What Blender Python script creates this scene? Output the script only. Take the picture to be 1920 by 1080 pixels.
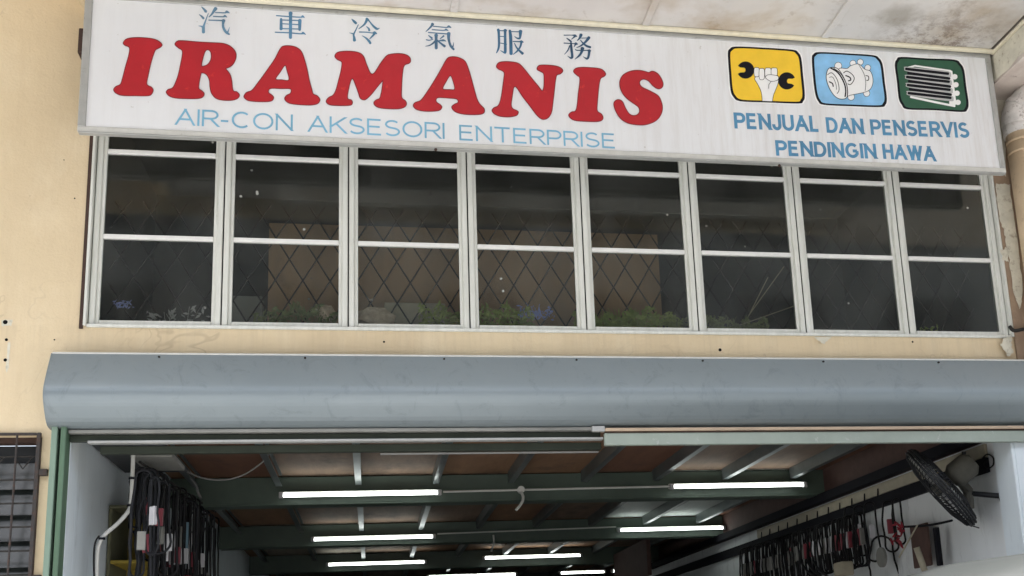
import bpy, math, random
import numpy as np
from mathutils import Vector, Matrix
from mathutils.geometry import tessellate_polygon
random.seed(7)
for o in list(bpy.data.objects): bpy.data.objects.remove(o, do_unlink=True)
S = bpy.context.scene
COL = S.collection

# ------------------------------------------------------------------ camera, world, sun, exposure
YAW, PIT, ROL = math.radians(11.96), math.radians(12.76), math.radians(-2.82)
FL, PPX, PPY, EYE = 2100.0, 1129.0, 772.0, 1.6       # focal length and optical axis of the (cropped) photograph
def _R():
    B = np.array([[1,0,0],[0,0,-1],[0,1,0]], float)
    c, s = math.cos(YAW), math.sin(YAW); Rz = np.array([[c,-s,0],[s,c,0],[0,0,1]])
    c, s = math.cos(PIT), math.sin(PIT); Rx = np.array([[1,0,0],[0,c,s],[0,-s,c]])
    c, s = math.cos(ROL), math.sin(ROL); Rr = np.array([[c,-s,0],[s,c,0],[0,0,1]])
    return Rr @ B @ Rx @ Rz
M = _R()
cam_d = bpy.data.cameras.new('camera'); cam = bpy.data.objects.new('camera', cam_d); COL.objects.link(cam)
right, down, fwd = (Vector(M[i]) for i in range(3))
mat = Matrix((right, -down, -fwd)).transposed().to_4x4(); mat.translation = Vector((0, 0, EYE))
cam.matrix_world = mat
cam_d.sensor_width = 36; cam_d.lens = FL/1920*36
cam_d.shift_x = -(PPX-960)/1920; cam_d.shift_y = (PPY-540)/1920
cam_d.clip_start = .05; cam_d.clip_end = 500
S.camera = cam

W = bpy.data.worlds.new('World'); S.world = W; W.use_nodes = True
nt = W.node_tree; bg = nt.nodes['Background']
sky = nt.nodes.new('ShaderNodeTexSky'); sky.sky_type = 'NISHITA'; sky.sun_disc = False
SUN_EL, SUN_AZ = math.radians(70), math.radians(205)      # azimuth clockwise from +Y: behind the camera, a little left
sky.sun_elevation = SUN_EL; sky.sun_rotation = SUN_AZ; sky.dust_density = 4.0; sky.air_density = 1.0
hs = nt.nodes.new('ShaderNodeHueSaturation'); hs.inputs['Saturation'].default_value = .5      # overcast, nearly white sky
nt.links.new(sky.outputs[0], hs.inputs['Color']); nt.links.new(hs.outputs[0], bg.inputs[0]); bg.inputs[1].default_value = .12
sd = bpy.data.lights.new('sun', 'SUN'); sun = bpy.data.objects.new('sun', sd); COL.objects.link(sun)
sd.energy = 1.5; sd.angle = math.radians(12); sd.color = (1, .98, .95)
dirv = Vector((math.sin(SUN_AZ)*math.cos(SUN_EL), math.cos(SUN_AZ)*math.cos(SUN_EL), math.sin(SUN_EL)))
sun.rotation_euler = dirv.to_track_quat('Z', 'Y').to_euler(); sun.location = (-3, -8, 12)
S.view_settings.view_transform = 'Standard'; S.view_settings.look = 'None'
S.view_settings.gamma = 1; S.view_settings.use_curve_mapping = False
S.view_settings.exposure = 2.3
S.cycles.use_denoising = True
S.cycles.max_bounces = 8; S.cycles.diffuse_bounces = 5; S.cycles.transparent_max_bounces = 12
S.cycles.sample_clamp_indirect = 6

# ------------------------------------------------------------------ measuring helpers: a pixel of the photograph to a point of the place
def ray(px, py): return M.T @ np.array([(px-PPX)/FL, (py-PPY)/FL, 1.0])
def atY(px, py, Y): d = ray(px, py); return Vector((0,0,EYE)) + Vector(d)*(Y/d[1])
def atX(px, py, X): d = ray(px, py); return Vector((0,0,EYE)) + Vector(d)*(X/d[0])
def atZ(px, py, Z): d = ray(px, py); return Vector((0,0,EYE)) + Vector(d)*((Z-EYE)/d[2])
D = 6.2        # front of the facade wall
YS = 5.95      # front of the signboard

# ------------------------------------------------------------------ materials
def lin(c):
    return tuple(((v/255)/12.92 if v/255 <= .04045 else ((v/255+.055)/1.055)**2.4) for v in c) + (1,)
def alb(*c): return tuple(c) + (1,)
class N:
    def __init__(s, name):
        s.m = bpy.data.materials.new(name); s.m.use_nodes = True; s.t = s.m.node_tree
        s.b = s.t.nodes['Principled BSDF']; s.out = s.t.nodes['Material Output']
        s.tc = s.t.nodes.new('ShaderNodeTexCoord')
        s.geo = s.t.nodes.new('ShaderNodeNewGeometry')
    def node(s, k, **kw):
        n = s.t.nodes.new(k)
        for a, v in kw.items(): setattr(n, a, v)
        return n
    def link(s, a, b): s.t.links.new(a, b)
    def pos(s, scale=(1,1,1)):
        mp = s.node('ShaderNodeMapping'); mp.inputs['Scale'].default_value = scale
        s.link(s.geo.outputs['Position'], mp.inputs[0]); return mp.outputs[0]
    def noise(s, scale, detail=5, rough=.6, stretch=(1,1,1), dist=0):
        n = s.node('ShaderNodeTexNoise'); n.inputs['Scale'].default_value = scale; n.inputs['Detail'].default_value = detail
        n.inputs['Roughness'].default_value = rough; n.inputs['Distortion'].default_value = dist
        s.link(s.pos(stretch), n.inputs['Vector']); return n.outputs['Fac']
    def ramp(s, fac, a, b, lo=0, hi=1):
        r = s.node('ShaderNodeMapRange'); r.inputs['From Min'].default_value = a; r.inputs['From Max'].default_value = b
        r.inputs['To Min'].default_value = lo; r.inputs['To Max'].default_value = hi
        s.link(fac, r.inputs['Value']); return r.outputs[0]
    def mix(s, fac, a, b, blend='MIX'):
        m = s.node('ShaderNodeMix', data_type='RGBA', blend_type=blend)
        for sock, v in ((m.inputs['Factor'], fac), (m.inputs['A'], a), (m.inputs['B'], b)):
            if hasattr(v, 'is_output') or isinstance(v, bpy.types.NodeSocket): s.link(v, sock)
            else: sock.default_value = v
        return m.outputs['Result']
    def math(s, op, a, b=None):
        m = s.node('ShaderNodeMath', operation=op)
        for i, v in enumerate((a, b)):
            if v is None: continue
            if isinstance(v, bpy.types.NodeSocket): s.link(v, m.inputs[i])
            else: m.inputs[i].default_value = v
        return m.outputs[0]
    def color(s, c):
        if isinstance(c, bpy.types.NodeSocket): s.link(c, s.b.inputs['Base Color'])
        else: s.b.inputs['Base Color'].default_value = c
    def bump(s, h, strength=.3, dist=.01):
        b = s.node('ShaderNodeBump'); b.inputs['Strength'].default_value = strength; b.inputs['Distance'].default_value = dist
        s.link(h, b.inputs['Height']); s.link(b.outputs[0], s.b.inputs['Normal'])
    def rough(s, v):
        if isinstance(v, bpy.types.NodeSocket): s.link(v, s.b.inputs['Roughness'])
        else: s.b.inputs['Roughness'].default_value = v

def simple(name, c, rough=.6, metal=0, var=.12, vscale=12, bump=0, stretch=(1,1,1), dirt=None, dirt_t=(.55,.75)):
    n = N(name)
    f = n.ramp(n.noise(vscale, 5, .6, stretch), .25, .75, 1-var, 1+var)
    col = n.mix(1.0, c, f, 'MULTIPLY') if False else None
    h = n.node('ShaderNodeHueSaturation'); h.inputs['Color'].default_value = c; n.link(f, h.inputs['Value'])
    col = h.outputs[0]
    if dirt is not None:
        col = n.mix(n.ramp(n.noise(vscale*2.3+3, 8, .75, stretch), dirt_t[0], dirt_t[1]), col, dirt)
    n.color(col); n.rough(rough); n.b.inputs['Metallic'].default_value = metal
    if bump: n.bump(n.noise(vscale*4, 5, .6, stretch), bump, .004)
    return n.m
MT = {}
def wall_mat(name, base, dark, light, patch=None):
    n = N(name)
    c = n.mix(n.ramp(n.noise(1.3, 6, .65), .35, .7), base, dark)
    c = n.mix(n.ramp(n.noise(4.5, 8, .7, (1,1,.45)), .5, .78, 0, .7), c, light)
    c = n.mix(n.ramp(n.noise(9, 10, .8, (1,1,.35), .6), .6, .72, 0, .35), c, dark)
    sp = n.ramp(n.noise(45, 4, .5), .72, .76)
    msk = n.ramp(n.noise(2.2, 3, .5), .5, .62)
    c = n.mix(n.math('MULTIPLY', n.math('MULTIPLY', sp, msk), .75), c, alb(.12,.09,.06))
    rid = n.math('ABSOLUTE', n.math('SUBTRACT', n.noise(1.6, 4, .6, (1,1,.6), .8), .5))
    c = n.mix(n.math('MULTIPLY', n.ramp(rid, .006, .0015), n.ramp(n.noise(.9, 2, .5), .5, .62, 0, .28)), c, alb(.28,.2,.13))
    c = n.mix(n.ramp(n.noise(3.2, 8, .75, (3,1,.22)), .52, .72, 0, .6), c, dark)
    zz_ = n.node('ShaderNodeSeparateXYZ'); n.link(n.geo.outputs['Position'], zz_.inputs[0])
    run = n.math('MULTIPLY', n.ramp(n.noise(7, 6, .75, (3,1,.12)), .46, .64), n.math('MULTIPLY', n.ramp(zz_.outputs['Z'], 3.30, 3.50), n.ramp(zz_.outputs['Z'], 3.53, 3.51)))
    c = n.mix(n.math('MULTIPLY', run, .16), c, alb(.34,.27,.18))
    smg = n.ramp(n.noise(11, 6, .7, (1,1,.8), 1.5), .66, .74, 0, .3); c = n.mix(smg, c, alb(.30,.22,.14))
    if patch is not None:
        c = n.mix(n.ramp(n.noise(6, 9, .75, (1,1,.5), .8), .63, .655), c, patch)
    n.color(c); n.rough(.85)
    n.bump(n.math('ADD', n.noise(7, 8, .7), n.math('MULTIPLY', n.noise(70, 3, .5), .25)), .6, .01)
    return n.m
MT['cream'] = wall_mat('cream_wall_paint', alb(.74,.61,.405), alb(.66,.53,.345), alb(.78,.67,.48))
MT['tan'] = wall_mat('weathered_tan_paint', alb(.40,.28,.185), alb(.29,.21,.15), alb(.52,.41,.28), alb(.66,.62,.5))
MT['peel'] = simple('exposed_white_plaster', alb(.66,.63,.52), .9, var=.16, vscale=9, bump=.6, dirt=alb(.33,.27,.19), dirt_t=(.55,.72))
MT['beamplaster'] = wall_mat('peeling_beam_plaster', alb(.62,.56,.5), alb(.45,.37,.32), alb(.72,.68,.62), alb(.33,.28,.25))
def soffit_mat():
    n = N('stained_canopy_board')
    c = n.mix(n.ramp(n.noise(1.1, 5, .6), .3, .7), alb(.66,.635,.60), alb(.56,.545,.52))
    c = n.mix(n.ramp(n.noise(1.7, 5, .55, (1,1,1), .3), .52, .68, 0, .7), c, alb(.40,.32,.22))
    c = n.mix(n.ramp(n.noise(5, 9, .75, (1,1,1), .25), .56, .70, 0, .65), c, alb(.30,.245,.19))
    vd = n.node('ShaderNodeVectorMath', operation='DISTANCE'); n.link(n.geo.outputs['Position'], vd.inputs[0]); vd.inputs[1].default_value = (3.55, 5.95, 5.37)
    near = n.ramp(vd.outputs['Value'], .55, .1)
    mould = n.math('MULTIPLY', near, n.ramp(n.noise(14, 9, .8), .46, .58)); c = n.mix(n.math('MULTIPLY', mould, .85), c, alb(.17,.125,.095))
    vd2 = n.node('ShaderNodeVectorMath', operation='DISTANCE'); n.link(n.geo.outputs['Position'], vd2.inputs[0]); vd2.inputs[1].default_value = (3.15, 5.62, 5.37)
    c = n.mix(n.math('MULTIPLY', n.ramp(n.math('ADD', vd2.outputs['Value'], n.math('MULTIPLY', n.noise(9, 5, .6), .2)), .26, .16), .6), c, alb(.27,.24,.19))
    vd3 = n.node('ShaderNodeVectorMath', operation='DISTANCE'); n.link(n.geo.outputs['Position'], vd3.inputs[0]); vd3.inputs[1].default_value = (2.05, 5.9, 5.37)
    c = n.mix(n.math('MULTIPLY', n.ramp(n.math('ADD', vd3.outputs['Value'], n.math('MULTIPLY', n.noise(11, 6, .7), .35)), .42, .2), .6), c, alb(.36,.26,.15))
    n.color(c); n.rough(.9); n.bump(n.noise(12, 8, .7), .3, .006); return n.m
MT['soffit'] = soffit_mat()
MT['trim'] = simple('cream_edge_moulding', alb(.74,.69,.53), .6, var=.1, vscale=20, bump=.3, dirt=alb(.28,.22,.15), dirt_t=(.62,.75))
def sign_mat():
    n = N('faded_white_sign_sheet')
    c = n.mix(n.ramp(n.noise(1.5, 5, .6), .3, .7), alb(.815,.83,.845), alb(.775,.785,.80))
    c = n.mix(n.ramp(n.noise(5, 8, .7, (1.6,1,.28)), .5, .75, 0, .3), c, alb(.73,.715,.71))
    # grimier towards the right-hand end, where water has run down it
    xs = n.node('ShaderNodeSeparateXYZ'); n.link(n.geo.outputs['Position'], xs.inputs[0])
    g = n.ramp(xs.outputs['X'], .5, 3.0, .1, .55)
    c = n.mix(n.math('MULTIPLY', n.ramp(n.noise(8, 9, .75, (2.2,1,.16)), .47, .66), g), c, alb(.60,.575,.55))
    sp = n.ramp(n.noise(28, 4, .6), .70, .76, 0, .6); c = n.mix(sp, c, alb(.45,.42,.39))
    n.color(c); n.rough(.42); n.bump(n.noise(2.2, 3, .5), .12, .02); return n.m
MT['sign'] = sign_mat()
MT['alu'] = simple('dull_aluminium_trim', alb(.42,.425,.41), .5, .25, var=.15, vscale=9, stretch=(1,1,1), dirt=alb(.2,.18,.14), dirt_t=(.58,.8), bump=.1)
MT['alu_light'] = simple('pale_aluminium_lip', alb(.62,.62,.58), .45, .1, var=.12, vscale=12, dirt=alb(.28,.25,.19), dirt_t=(.6,.78))
def frame_mat():
    n = N('weathered_white_window_frame')
    c = n.mix(n.ramp(n.noise(10, 7, .7, (3,1,.35)), .35, .75), alb(.76,.77,.72), alb(.6,.61,.55))
    c = n.mix(n.ramp(n.noise(22, 8, .8, (2,1,.6)), .62, .74, 0, .8), c, alb(.25,.22,.16))
    n.color(c); n.rough(.5); n.bump(n.noise(60, 4), .15, .002); return n.m
MT['frame'] = frame_mat()
MT['whitebar'] = simple('white_painted_bar', alb(.82,.82,.79), .4, var=.06, vscale=25, dirt=alb(.35,.32,.25), dirt_t=(.70,.8))
MT['red'] = simple('red_vinyl', alb(.47,.012,.022), .42, var=.1, vscale=6, dirt=alb(.66,.04,.03), dirt_t=(.6,.7))
MT['darkred'] = simple('dark_red_edge', alb(.16,.008,.015), .6)
MT['ltblue'] = simple('light_blue_vinyl', alb(.20,.46,.64), .5, var=.2, vscale=3)
MT['midblue'] = simple('mid_blue_vinyl', alb(.09,.27,.45), .5, var=.25, vscale=10)
for i, c in enumerate(((.13,.26,.38),(.09,.24,.40),(.07,.20,.32),(.08,.18,.30),(.04,.14,.26),(.03,.09,.17))):
    MT['ch%d' % i] = simple('blue_character_paint', alb(*c), .5, var=.35, vscale=14)
MT['yellow'] = simple('yellow_vinyl', alb(.93,.60,.035), .45, var=.06)
MT['skyblue'] = simple('sky_blue_vinyl', alb(.25,.52,.80), .45, var=.25, vscale=6)
MT['dgreen'] = simple('dark_green_vinyl', alb(.028,.105,.06), .45, var=.15)
MT['black'] = simple('black_vinyl', alb(.012,.012,.016), .45)
MT['white'] = simple('white_vinyl', alb(.90,.90,.89), .45, var=.03)
MT['lgrey'] = simple('light_grey_vinyl', alb(.5,.5,.5), .45, var=.03)
def shutter_mat():
    n = N('grey_blue_painted_sheet')
    c = n.mix(n.ramp(n.noise(.8, 5, .6), .3, .7), alb(.225,.268,.288), alb(.26,.302,.318))
    c = n.mix(n.ramp(n.noise(7, 10, .8, (1,1,.6), 1.0), .54, .68, 0, .45), c, alb(.13,.155,.165))
    c = n.mix(n.ramp(n.noise(16, 9, .75, (.5,1,1.5), .5), .64, .72, 0, .3), c, alb(.30,.32,.33))
    n.color(c); n.rough(n.ramp(n.noise(5, 6, .7), .3, .7, .38, .52)); n.b.inputs['Metallic'].default_value = .3
    n.bump(n.noise(1.7, 3, .5, (1,1,1)), .08, .03); return n.m
MT['shutter'] = shutter_mat()
MT['green'] = simple('green_painted_steel', alb(.085,.15,.095), .45, var=.15, vscale=7, dirt=alb(.22,.25,.20), dirt_t=(.62,.8), stretch=(1,1,.3))
MT['green_light'] = simple('light_green_steel', alb(.19,.27,.21), .5, var=.12, vscale=7, stretch=(1,1,.3))  # lighter green for the outer flange of the shutter guide
MT['beamgreen'] = simple('dark_green_beam_paint', alb(.075,.105,.082), .5, var=.2, vscale=3)
MT['olive_dark'] = simple('dark_olive_steel', alb(.035,.042,.032), .5, var=.2, vscale=5)
MT['palegreen'] = simple('pale_green_slat', alb(.32,.37,.32), .5, var=.12, vscale=4, dirt=alb(.5,.52,.5), dirt_t=(.6,.7))
MT['greyrail'] = simple('grey_galvanised_rail', alb(.34,.34,.32), .45, .3, var=.2, vscale=6)
MT['tanrail'] = simple('tan_timber_strip', alb(.5,.38,.27), .6, var=.15, vscale=8)
MT['darkmetal'] = simple('dark_steel', alb(.045,.043,.04), .5, .3, var=.3, vscale=8)
MT['gap'] = simple('black_rubber_gap', alb(.008,.008,.008), .9)
MT['rust'] = simple('rusty_brown_steel', alb(.055,.03,.022), .8, var=.3, vscale=20)
MT['lwall'] = simple('pale_blue_white_wall', alb(.70,.77,.80), .7, var=.08, vscale=3, bump=.2, stretch=(1,1,.2), dirt=alb(.42,.46,.47), dirt_t=(.58,.8))
MT['rwall'] = simple('grey_white_wall', alb(.74,.77,.77), .7, var=.1, vscale=2, bump=.2, stretch=(1,1,.3), dirt=alb(.35,.37,.37), dirt_t=(.55,.8))
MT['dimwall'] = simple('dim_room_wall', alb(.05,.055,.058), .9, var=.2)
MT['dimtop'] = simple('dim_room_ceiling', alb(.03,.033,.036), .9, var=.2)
def ply(name, a, b, d=.5):
    n = N(name)
    c = n.mix(n.ramp(n.noise(3, 8, .7, (2.5,.5,.6), .4), .3, .7), a, b)
    c = n.mix(n.ramp(n.noise(2.1, 6, .7), .55, .72, 0, d), c, alb(.05,.035,.028))
    n.color(c); n.rough(.8); return n.m
MT['ply'] = [ply('brown_plywood', alb(.31,.175,.095), alb(.20,.11,.06), .6), ply('grey_plywood', alb(.26,.175,.12), alb(.15,.10,.07), .75),
             ply('red_brown_plywood', alb(.22,.105,.062), alb(.15,.07,.042)), ply('pale_plywood', alb(.42,.37,.30), alb(.26,.21,.17), .2),
             ply('white_board', alb(.62,.66,.62), alb(.45,.5,.47), .1)]
MT['joist'] = simple('galvanised_joist', alb(.15,.17,.17), .35, .5, var=.25, vscale=5)
MT['pvc'] = simple('white_pvc', alb(.62,.62,.58), .4, var=.08)
MT['greycable'] = simple('grey_cable', alb(.25,.25,.24), .5)
MT['belt'] = simple('black_rubber', alb(.006,.006,.007), .6, var=.3, vscale=30)
MT['belt2'] = simple('worn_grey_rubber', alb(.02,.021,.024), .6, var=.3, vscale=30)
MT['sleeve_w'] = simple('white_paper_sleeve', alb(.55,.55,.57), .5)
MT['sleeve_r'] = simple('red_paper_sleeve', alb(.22,.035,.05), .5)
MT['sleeve_b'] = simple('blue_paper_sleeve', alb(.16,.28,.36), .5)
MT['sleeve_g'] = simple('grey_paper_sleeve', alb(.22,.22,.2), .5)
MT['shelfyellow'] = simple('yellow_painted_board', alb(.26,.19,.02), .6, var=.15)
MT['olive'] = simple('olive_board', alb(.10,.10,.055), .7, var=.15)
MT['fan'] = simple('dusty_fan_plastic', alb(.11,.105,.085), .7, var=.25, vscale=14, bump=.3)
MT['fandark'] = simple('fan_cage_dark', alb(.025,.026,.028), .5, var=.2)
MT['fandust'] = simple('fan_blade_dusty', alb(.30,.30,.28), .8, var=.5, vscale=40)
MT['redplastic'] = simple('bright_red_plastic', alb(.30,.015,.03), .5)
MT['brownbox'] = simple('dark_brown_card', alb(.09,.05,.04), .8, var=.2)
MT['beige'] = simple('beige_card', alb(.42,.38,.28), .7, var=.15)
MT['van'] = simple('pale_silver_paint', alb(.062,.068,.066), .45, .1, var=.04, vscale=2)
MT['tyre'] = simple('tyre_rubber', alb(.02,.02,.02), .8)
MT['vanglass'] = simple('dark_glass', alb(.015,.02,.022), .08)
MT['concrete'] = simple('street_concrete', alb(.41,.405,.395), .9, var=.15, vscale=.7, bump=.3)
MT['asphalt'] = simple('asphalt', alb(.06,.06,.058), .9, var=.2, vscale=2, bump=.4)
MT['tile'] = simple('walkway_cement', alb(.36,.355,.345), .7, var=.12, vscale=1.5)
MT['floor'] = simple('workshop_floor', alb(.20,.19,.18), .6, var=.2, vscale=1.5)
MT['grille'] = simple('black_grille_steel', alb(.012,.012,.014), .6)
MT['hardboard'] = ply('brown_hardboard', alb(.46,.29,.165), alb(.34,.215,.125), .5)
MT['leaf'] = simple('dusty_green_leaf', alb(.32,.40,.10), .7, var=.5, vscale=30)
MT['leaf2'] = simple('dull_dark_leaf', alb(.22,.26,.11), .7, var=.5, vscale=30)
MT['blueflower'] = simple('blue_plastic_flower', alb(.35,.42,.9), .6)
MT['stonebeige'] = simple('crumbling_beige_plaster', alb(.65,.52,.40), .9, var=.4, vscale=25, bump=.8)
MT['pipe'] = simple('tan_painted_pipe', alb(.68,.53,.36), .6, var=.14, vscale=6, bump=.2, dirt=alb(.38,.27,.18), dirt_t=(.58,.75))
MT['elbow'] = simple('flaking_white_elbow', alb(.66,.63,.60), .7, var=.2, vscale=15, bump=.5, dirt=alb(.30,.25,.22), dirt_t=(.55,.66))
MT['oldsteel'] = simple('dull_grille_steel', alb(.035,.03,.028), .7, var=.3, vscale=15, dirt=alb(.07,.035,.022), dirt_t=(.5,.65))
MT['louvre'] = simple('grimy_louvre_glass', alb(.022,.027,.026), .25, var=.45, vscale=6, stretch=(1,1,2), dirt=alb(.06,.066,.063), dirt_t=(.56,.75))
def tube_mat():
    n = N('lit_fluorescent_tube'); n.b.inputs['Base Color'].default_value = (.9,.9,.9,1)
    n.b.inputs['Emission Color'].default_value = (.93,1,.97,1); n.b.inputs['Emission Strength'].default_value = TUBE
    return n.m
TUBE = 2.1
MT['tube'] = tube_mat()
def glass_mat():
    n = N('dusty_window_glass')
    fr = n.node('ShaderNodeFresnel'); fr.inputs['IOR'].default_value = 1.5
    tr = n.node('ShaderNodeBsdfTransparent'); tr.inputs[0].default_value = (.88,.9,.88,1)
    gl = n.node('ShaderNodeBsdfGlossy'); gl.inputs['Roughness'].default_value = .05; gl.inputs['Color'].default_value = (.55,.57,.54,1)
    m1 = n.node('ShaderNodeMixShader'); n.link(fr.outputs[0], m1.inputs[0]); n.link(tr.outputs[0], m1.inputs[1]); n.link(gl.outputs[0], m1.inputs[2])
    df = n.node('ShaderNodeBsdfDiffuse'); df.inputs[0].default_value = (.5,.5,.46,1)
    dust = n.ramp(n.noise(3, 8, .7, (1,1,.8), .4), .35, .8, 0.012, .085)
    v = n.node('ShaderNodeTexVoronoi'); v.inputs['Scale'].default_value = 9; n.link(n.pos(), v.inputs['Vector'])
    specks = n.math('MULTIPLY', n.ramp(v.outputs['Distance'], .10, .05), n.ramp(n.noise(3.4, 3, .5), .53, .57))
    fac = n.math('MAXIMUM', dust, n.math('MULTIPLY', specks, .75))
    m2 = n.node('ShaderNodeMixShader'); n.link(fac, m2.inputs[0]); n.link(m1.outputs[0], m2.inputs[1]); n.link(df.outputs[0], m2.inputs[2])
    n.link(m2.outputs[0], n.out.inputs['Surface']); return n.m
MT['glass'] = glass_mat()

for k in ('black','belt','belt2','gap','fandark','grille','darkmetal','olive_dark'): MT[k].node_tree.nodes['Principled BSDF'].inputs['Specular IOR Level'].default_value = .15 if k != 'belt' else .3
for k in ('black','darkmetal'): MT[k].node_tree.nodes['Principled BSDF'].inputs['Roughness'].default_value = .85

# ------------------------------------------------------------------ mesh building
class MB:
    def __init__(s): s.v = []; s.f = []; s.mi = []; s.cur = 0; s.smooth = False
    def add(s, vs, fs):
        b = len(s.v); s.v += [Vector(v) for v in vs]; s.f += [tuple(b+i for i in f) for f in fs]; s.mi += [s.cur]*len(fs); return s
    def box(s, x0, y0, z0, x1, y1, z1):
        vs = [(x,y,z) for x in (x0,x1) for y in (y0,y1) for z in (z0,z1)]
        return s.add(vs, [(0,1,3,2),(4,6,7,5),(0,4,5,1),(2,3,7,6),(0,2,6,4),(1,5,7,3)])
    def bbox(s, x0, y0, z0, x1, y1, z1, r=.004):       # box with chamfered edges along every axis
        import bmesh
        bm = bmesh.new(); bmesh.ops.create_cube(bm, size=1)
        for v in bm.verts: v.co = Vector(((x0+x1)/2+v.co.x*(x1-x0), (y0+y1)/2+v.co.y*(y1-y0), (z0+z1)/2+v.co.z*(z1-z0)))
        bmesh.ops.bevel(bm, geom=bm.edges[:], offset=r, segments=1, affect='EDGES')
        bm.verts.index_update(); s.add([v.co.copy() for v in bm.verts], [[v.index for v in f.verts] for f in bm.faces]); bm.free(); return s
    def tube(s, pts, r, n=8, close=False, flat=1.0, caps=True):
        pts = [Vector(p) for p in pts]; m = len(pts); rs = r if isinstance(r, (list,tuple)) else [r]*m
        up = None; rings = []
        for i, p in enumerate(pts):
            a = pts[(i-1) % m] if (close or i > 0) else p; b = pts[(i+1) % m] if (close or i < m-1) else p
            t = (b-a).normalized()
            if up is None:
                up = Vector((0,0,1)) if abs(t.z) < .9 else Vector((0,1,0))
            u = (up - t*up.dot(t)).normalized(); w = t.cross(u); up = u
            rings.append([p + (u*math.cos(2*math.pi*k/n)*flat + w*math.sin(2*math.pi*k/n))*rs[i] for k in range(n)])
        vs = [v for rg in rings for v in rg]; fs = []
        for i in range(m if close else m-1):
            j = (i+1) % m
            for k in range(n): fs.append((i*n+k, i*n+(k+1) % n, j*n+(k+1) % n, j*n+k))
        if caps and not close: fs += [tuple(range(n))[::-1], tuple((m-1)*n+k for k in range(n))]
        return s.add(vs, fs)
    def prism(s, prof, x0, x1, axis='x'):              # a closed profile swept along an axis
        n = len(prof); vs = []
        for x in (x0, x1):
            for a, b in prof: vs.append((x, a, b) if axis == 'x' else ((a, x, b) if axis == 'y' else (a, b, x)))
        fs = [(i, (i+1) % n, n+(i+1) % n, n+i) for i in range(n)] + [tuple(range(n))[::-1], tuple(range(n, 2*n))]
        return s.add(vs, fs)
    def sweep(s, prof, x0, x1, cuts):                  # an open profile swept along X with cuts
        vs = []; n = len(prof)
        for c in range(cuts+1):
            x = x0+(x1-x0)*c/cuts
            for a, b in prof: vs.append((x, a, b))
        fs = [(c*n+i, (c+1)*n+i, (c+1)*n+i+1, c*n+i+1) for c in range(cuts) for i in range(n-1)]
        return s.add(vs, fs)
    def poly(s, outer, holes=(), to3=None, thick=0):   # flat polygon with holes; to3 maps 2D to 3D, dy
        loops = [list(outer)] + [list(h) for h in holes]
        tri = tessellate_polygon([[Vector((a, b, 0)) for a, b in l] for l in loops])
        flat = [p for l in loops for p in l]
        s.add([to3(p) for p in flat], [tuple(t) for t in tri]); return s
def build(name, mb, mats, parent=None, smooth=False, origin=None):
    if not isinstance(mats, (list, tuple)): mats = [mats]
    me = bpy.data.meshes.new(name)
    if parent is not None:
        org = Vector(ROOT.get(parent.name, (0,0,0)))
    elif origin is not None: org = Vector(origin)
    else:
        xs = [v.x for v in mb.v]; ys = [v.y for v in mb.v]; zs = [v.z for v in mb.v]
        org = Vector(((min(xs)+max(xs))/2, (min(ys)+max(ys))/2, min(zs)))
    me.from_pydata([tuple(v-org) for v in mb.v], [], mb.f); me.update()
    import bmesh
    bm = bmesh.new(); bm.from_mesh(me); bmesh.ops.recalc_face_normals(bm, faces=bm.faces[:]); bm.to_mesh(me); bm.free()
    for m in mats: me.materials.append(m)
    if len(mats) > 1: me.polygons.foreach_set('material_index', mb.mi)
    if smooth: me.polygons.foreach_set('use_smooth', [True]*len(me.polygons))
    o = bpy.data.objects.new(name, me); COL.objects.link(o)
    if parent is not None: o.parent = parent
    else: o.location = org
    ROOT[o.name] = tuple(org)
    return o
ROOT = {}
def thing(name, label, cat, loc=(0,0,0), group=None, kind=None):
    o = bpy.data.objects.new(name, None); COL.objects.link(o); o.location = loc; o.empty_display_size = .1
    ROOT[o.name] = tuple(loc); tag(o, label, cat, group, kind); return o
def tag(o, label=None, cat=None, group=None, kind=None):
    if label: o['label'] = label
    if cat: o['category'] = cat
    if group: o['group'] = group
    if kind: o['kind'] = kind
    return o
def copy_tree(root, loc, label=None):
    r = root.copy(); COL.objects.link(r); r.location = loc
    if label: r['label'] = label
    for ch in root.children:
        c = ch.copy(); COL.objects.link(c); c.parent = r
        for g in ch.children:
            d = g.copy(); COL.objects.link(d); d.parent = c
    return r
def wall_grid(xs, zs, y0, y1, holes, mb=None):         # wall with openings; one closed skin, no inner faces
    mb = mb or MB(); nx, nz = len(xs)-1, len(zs)-1
    def solid(i, k):
        if i < 0 or k < 0 or i >= nx or k >= nz: return False
        cx, cz = (xs[i]+xs[i+1])/2, (zs[k]+zs[k+1])/2
        return not any(a < cx < b and c < cz < d for a, b, c, d in holes)
    for i in range(nx):
        for k in range(nz):
            if not solid(i, k): continue
            a, b, c, d = xs[i], xs[i+1], zs[k], zs[k+1]
            mb.add([(a,y0,c),(b,y0,c),(b,y0,d),(a,y0,d)], [(0,1,2,3)]); mb.add([(a,y1,c),(b,y1,c),(b,y1,d),(a,y1,d)], [(3,2,1,0)])
            if not solid(i-1, k): mb.add([(a,y0,c),(a,y0,d),(a,y1,d),(a,y1,c)], [(0,1,2,3)])
            if not solid(i+1, k): mb.add([(b,y0,c),(b,y1,c),(b,y1,d),(b,y0,d)], [(0,1,2,3)])
            if not solid(i, k-1): mb.add([(a,y0,c),(a,y1,c),(b,y1,c),(b,y0,c)], [(0,1,2,3)])
            if not solid(i, k+1): mb.add([(a,y0,d),(b,y0,d),(b,y1,d),(a,y1,d)], [(0,1,2,3)])
    return mb

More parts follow.
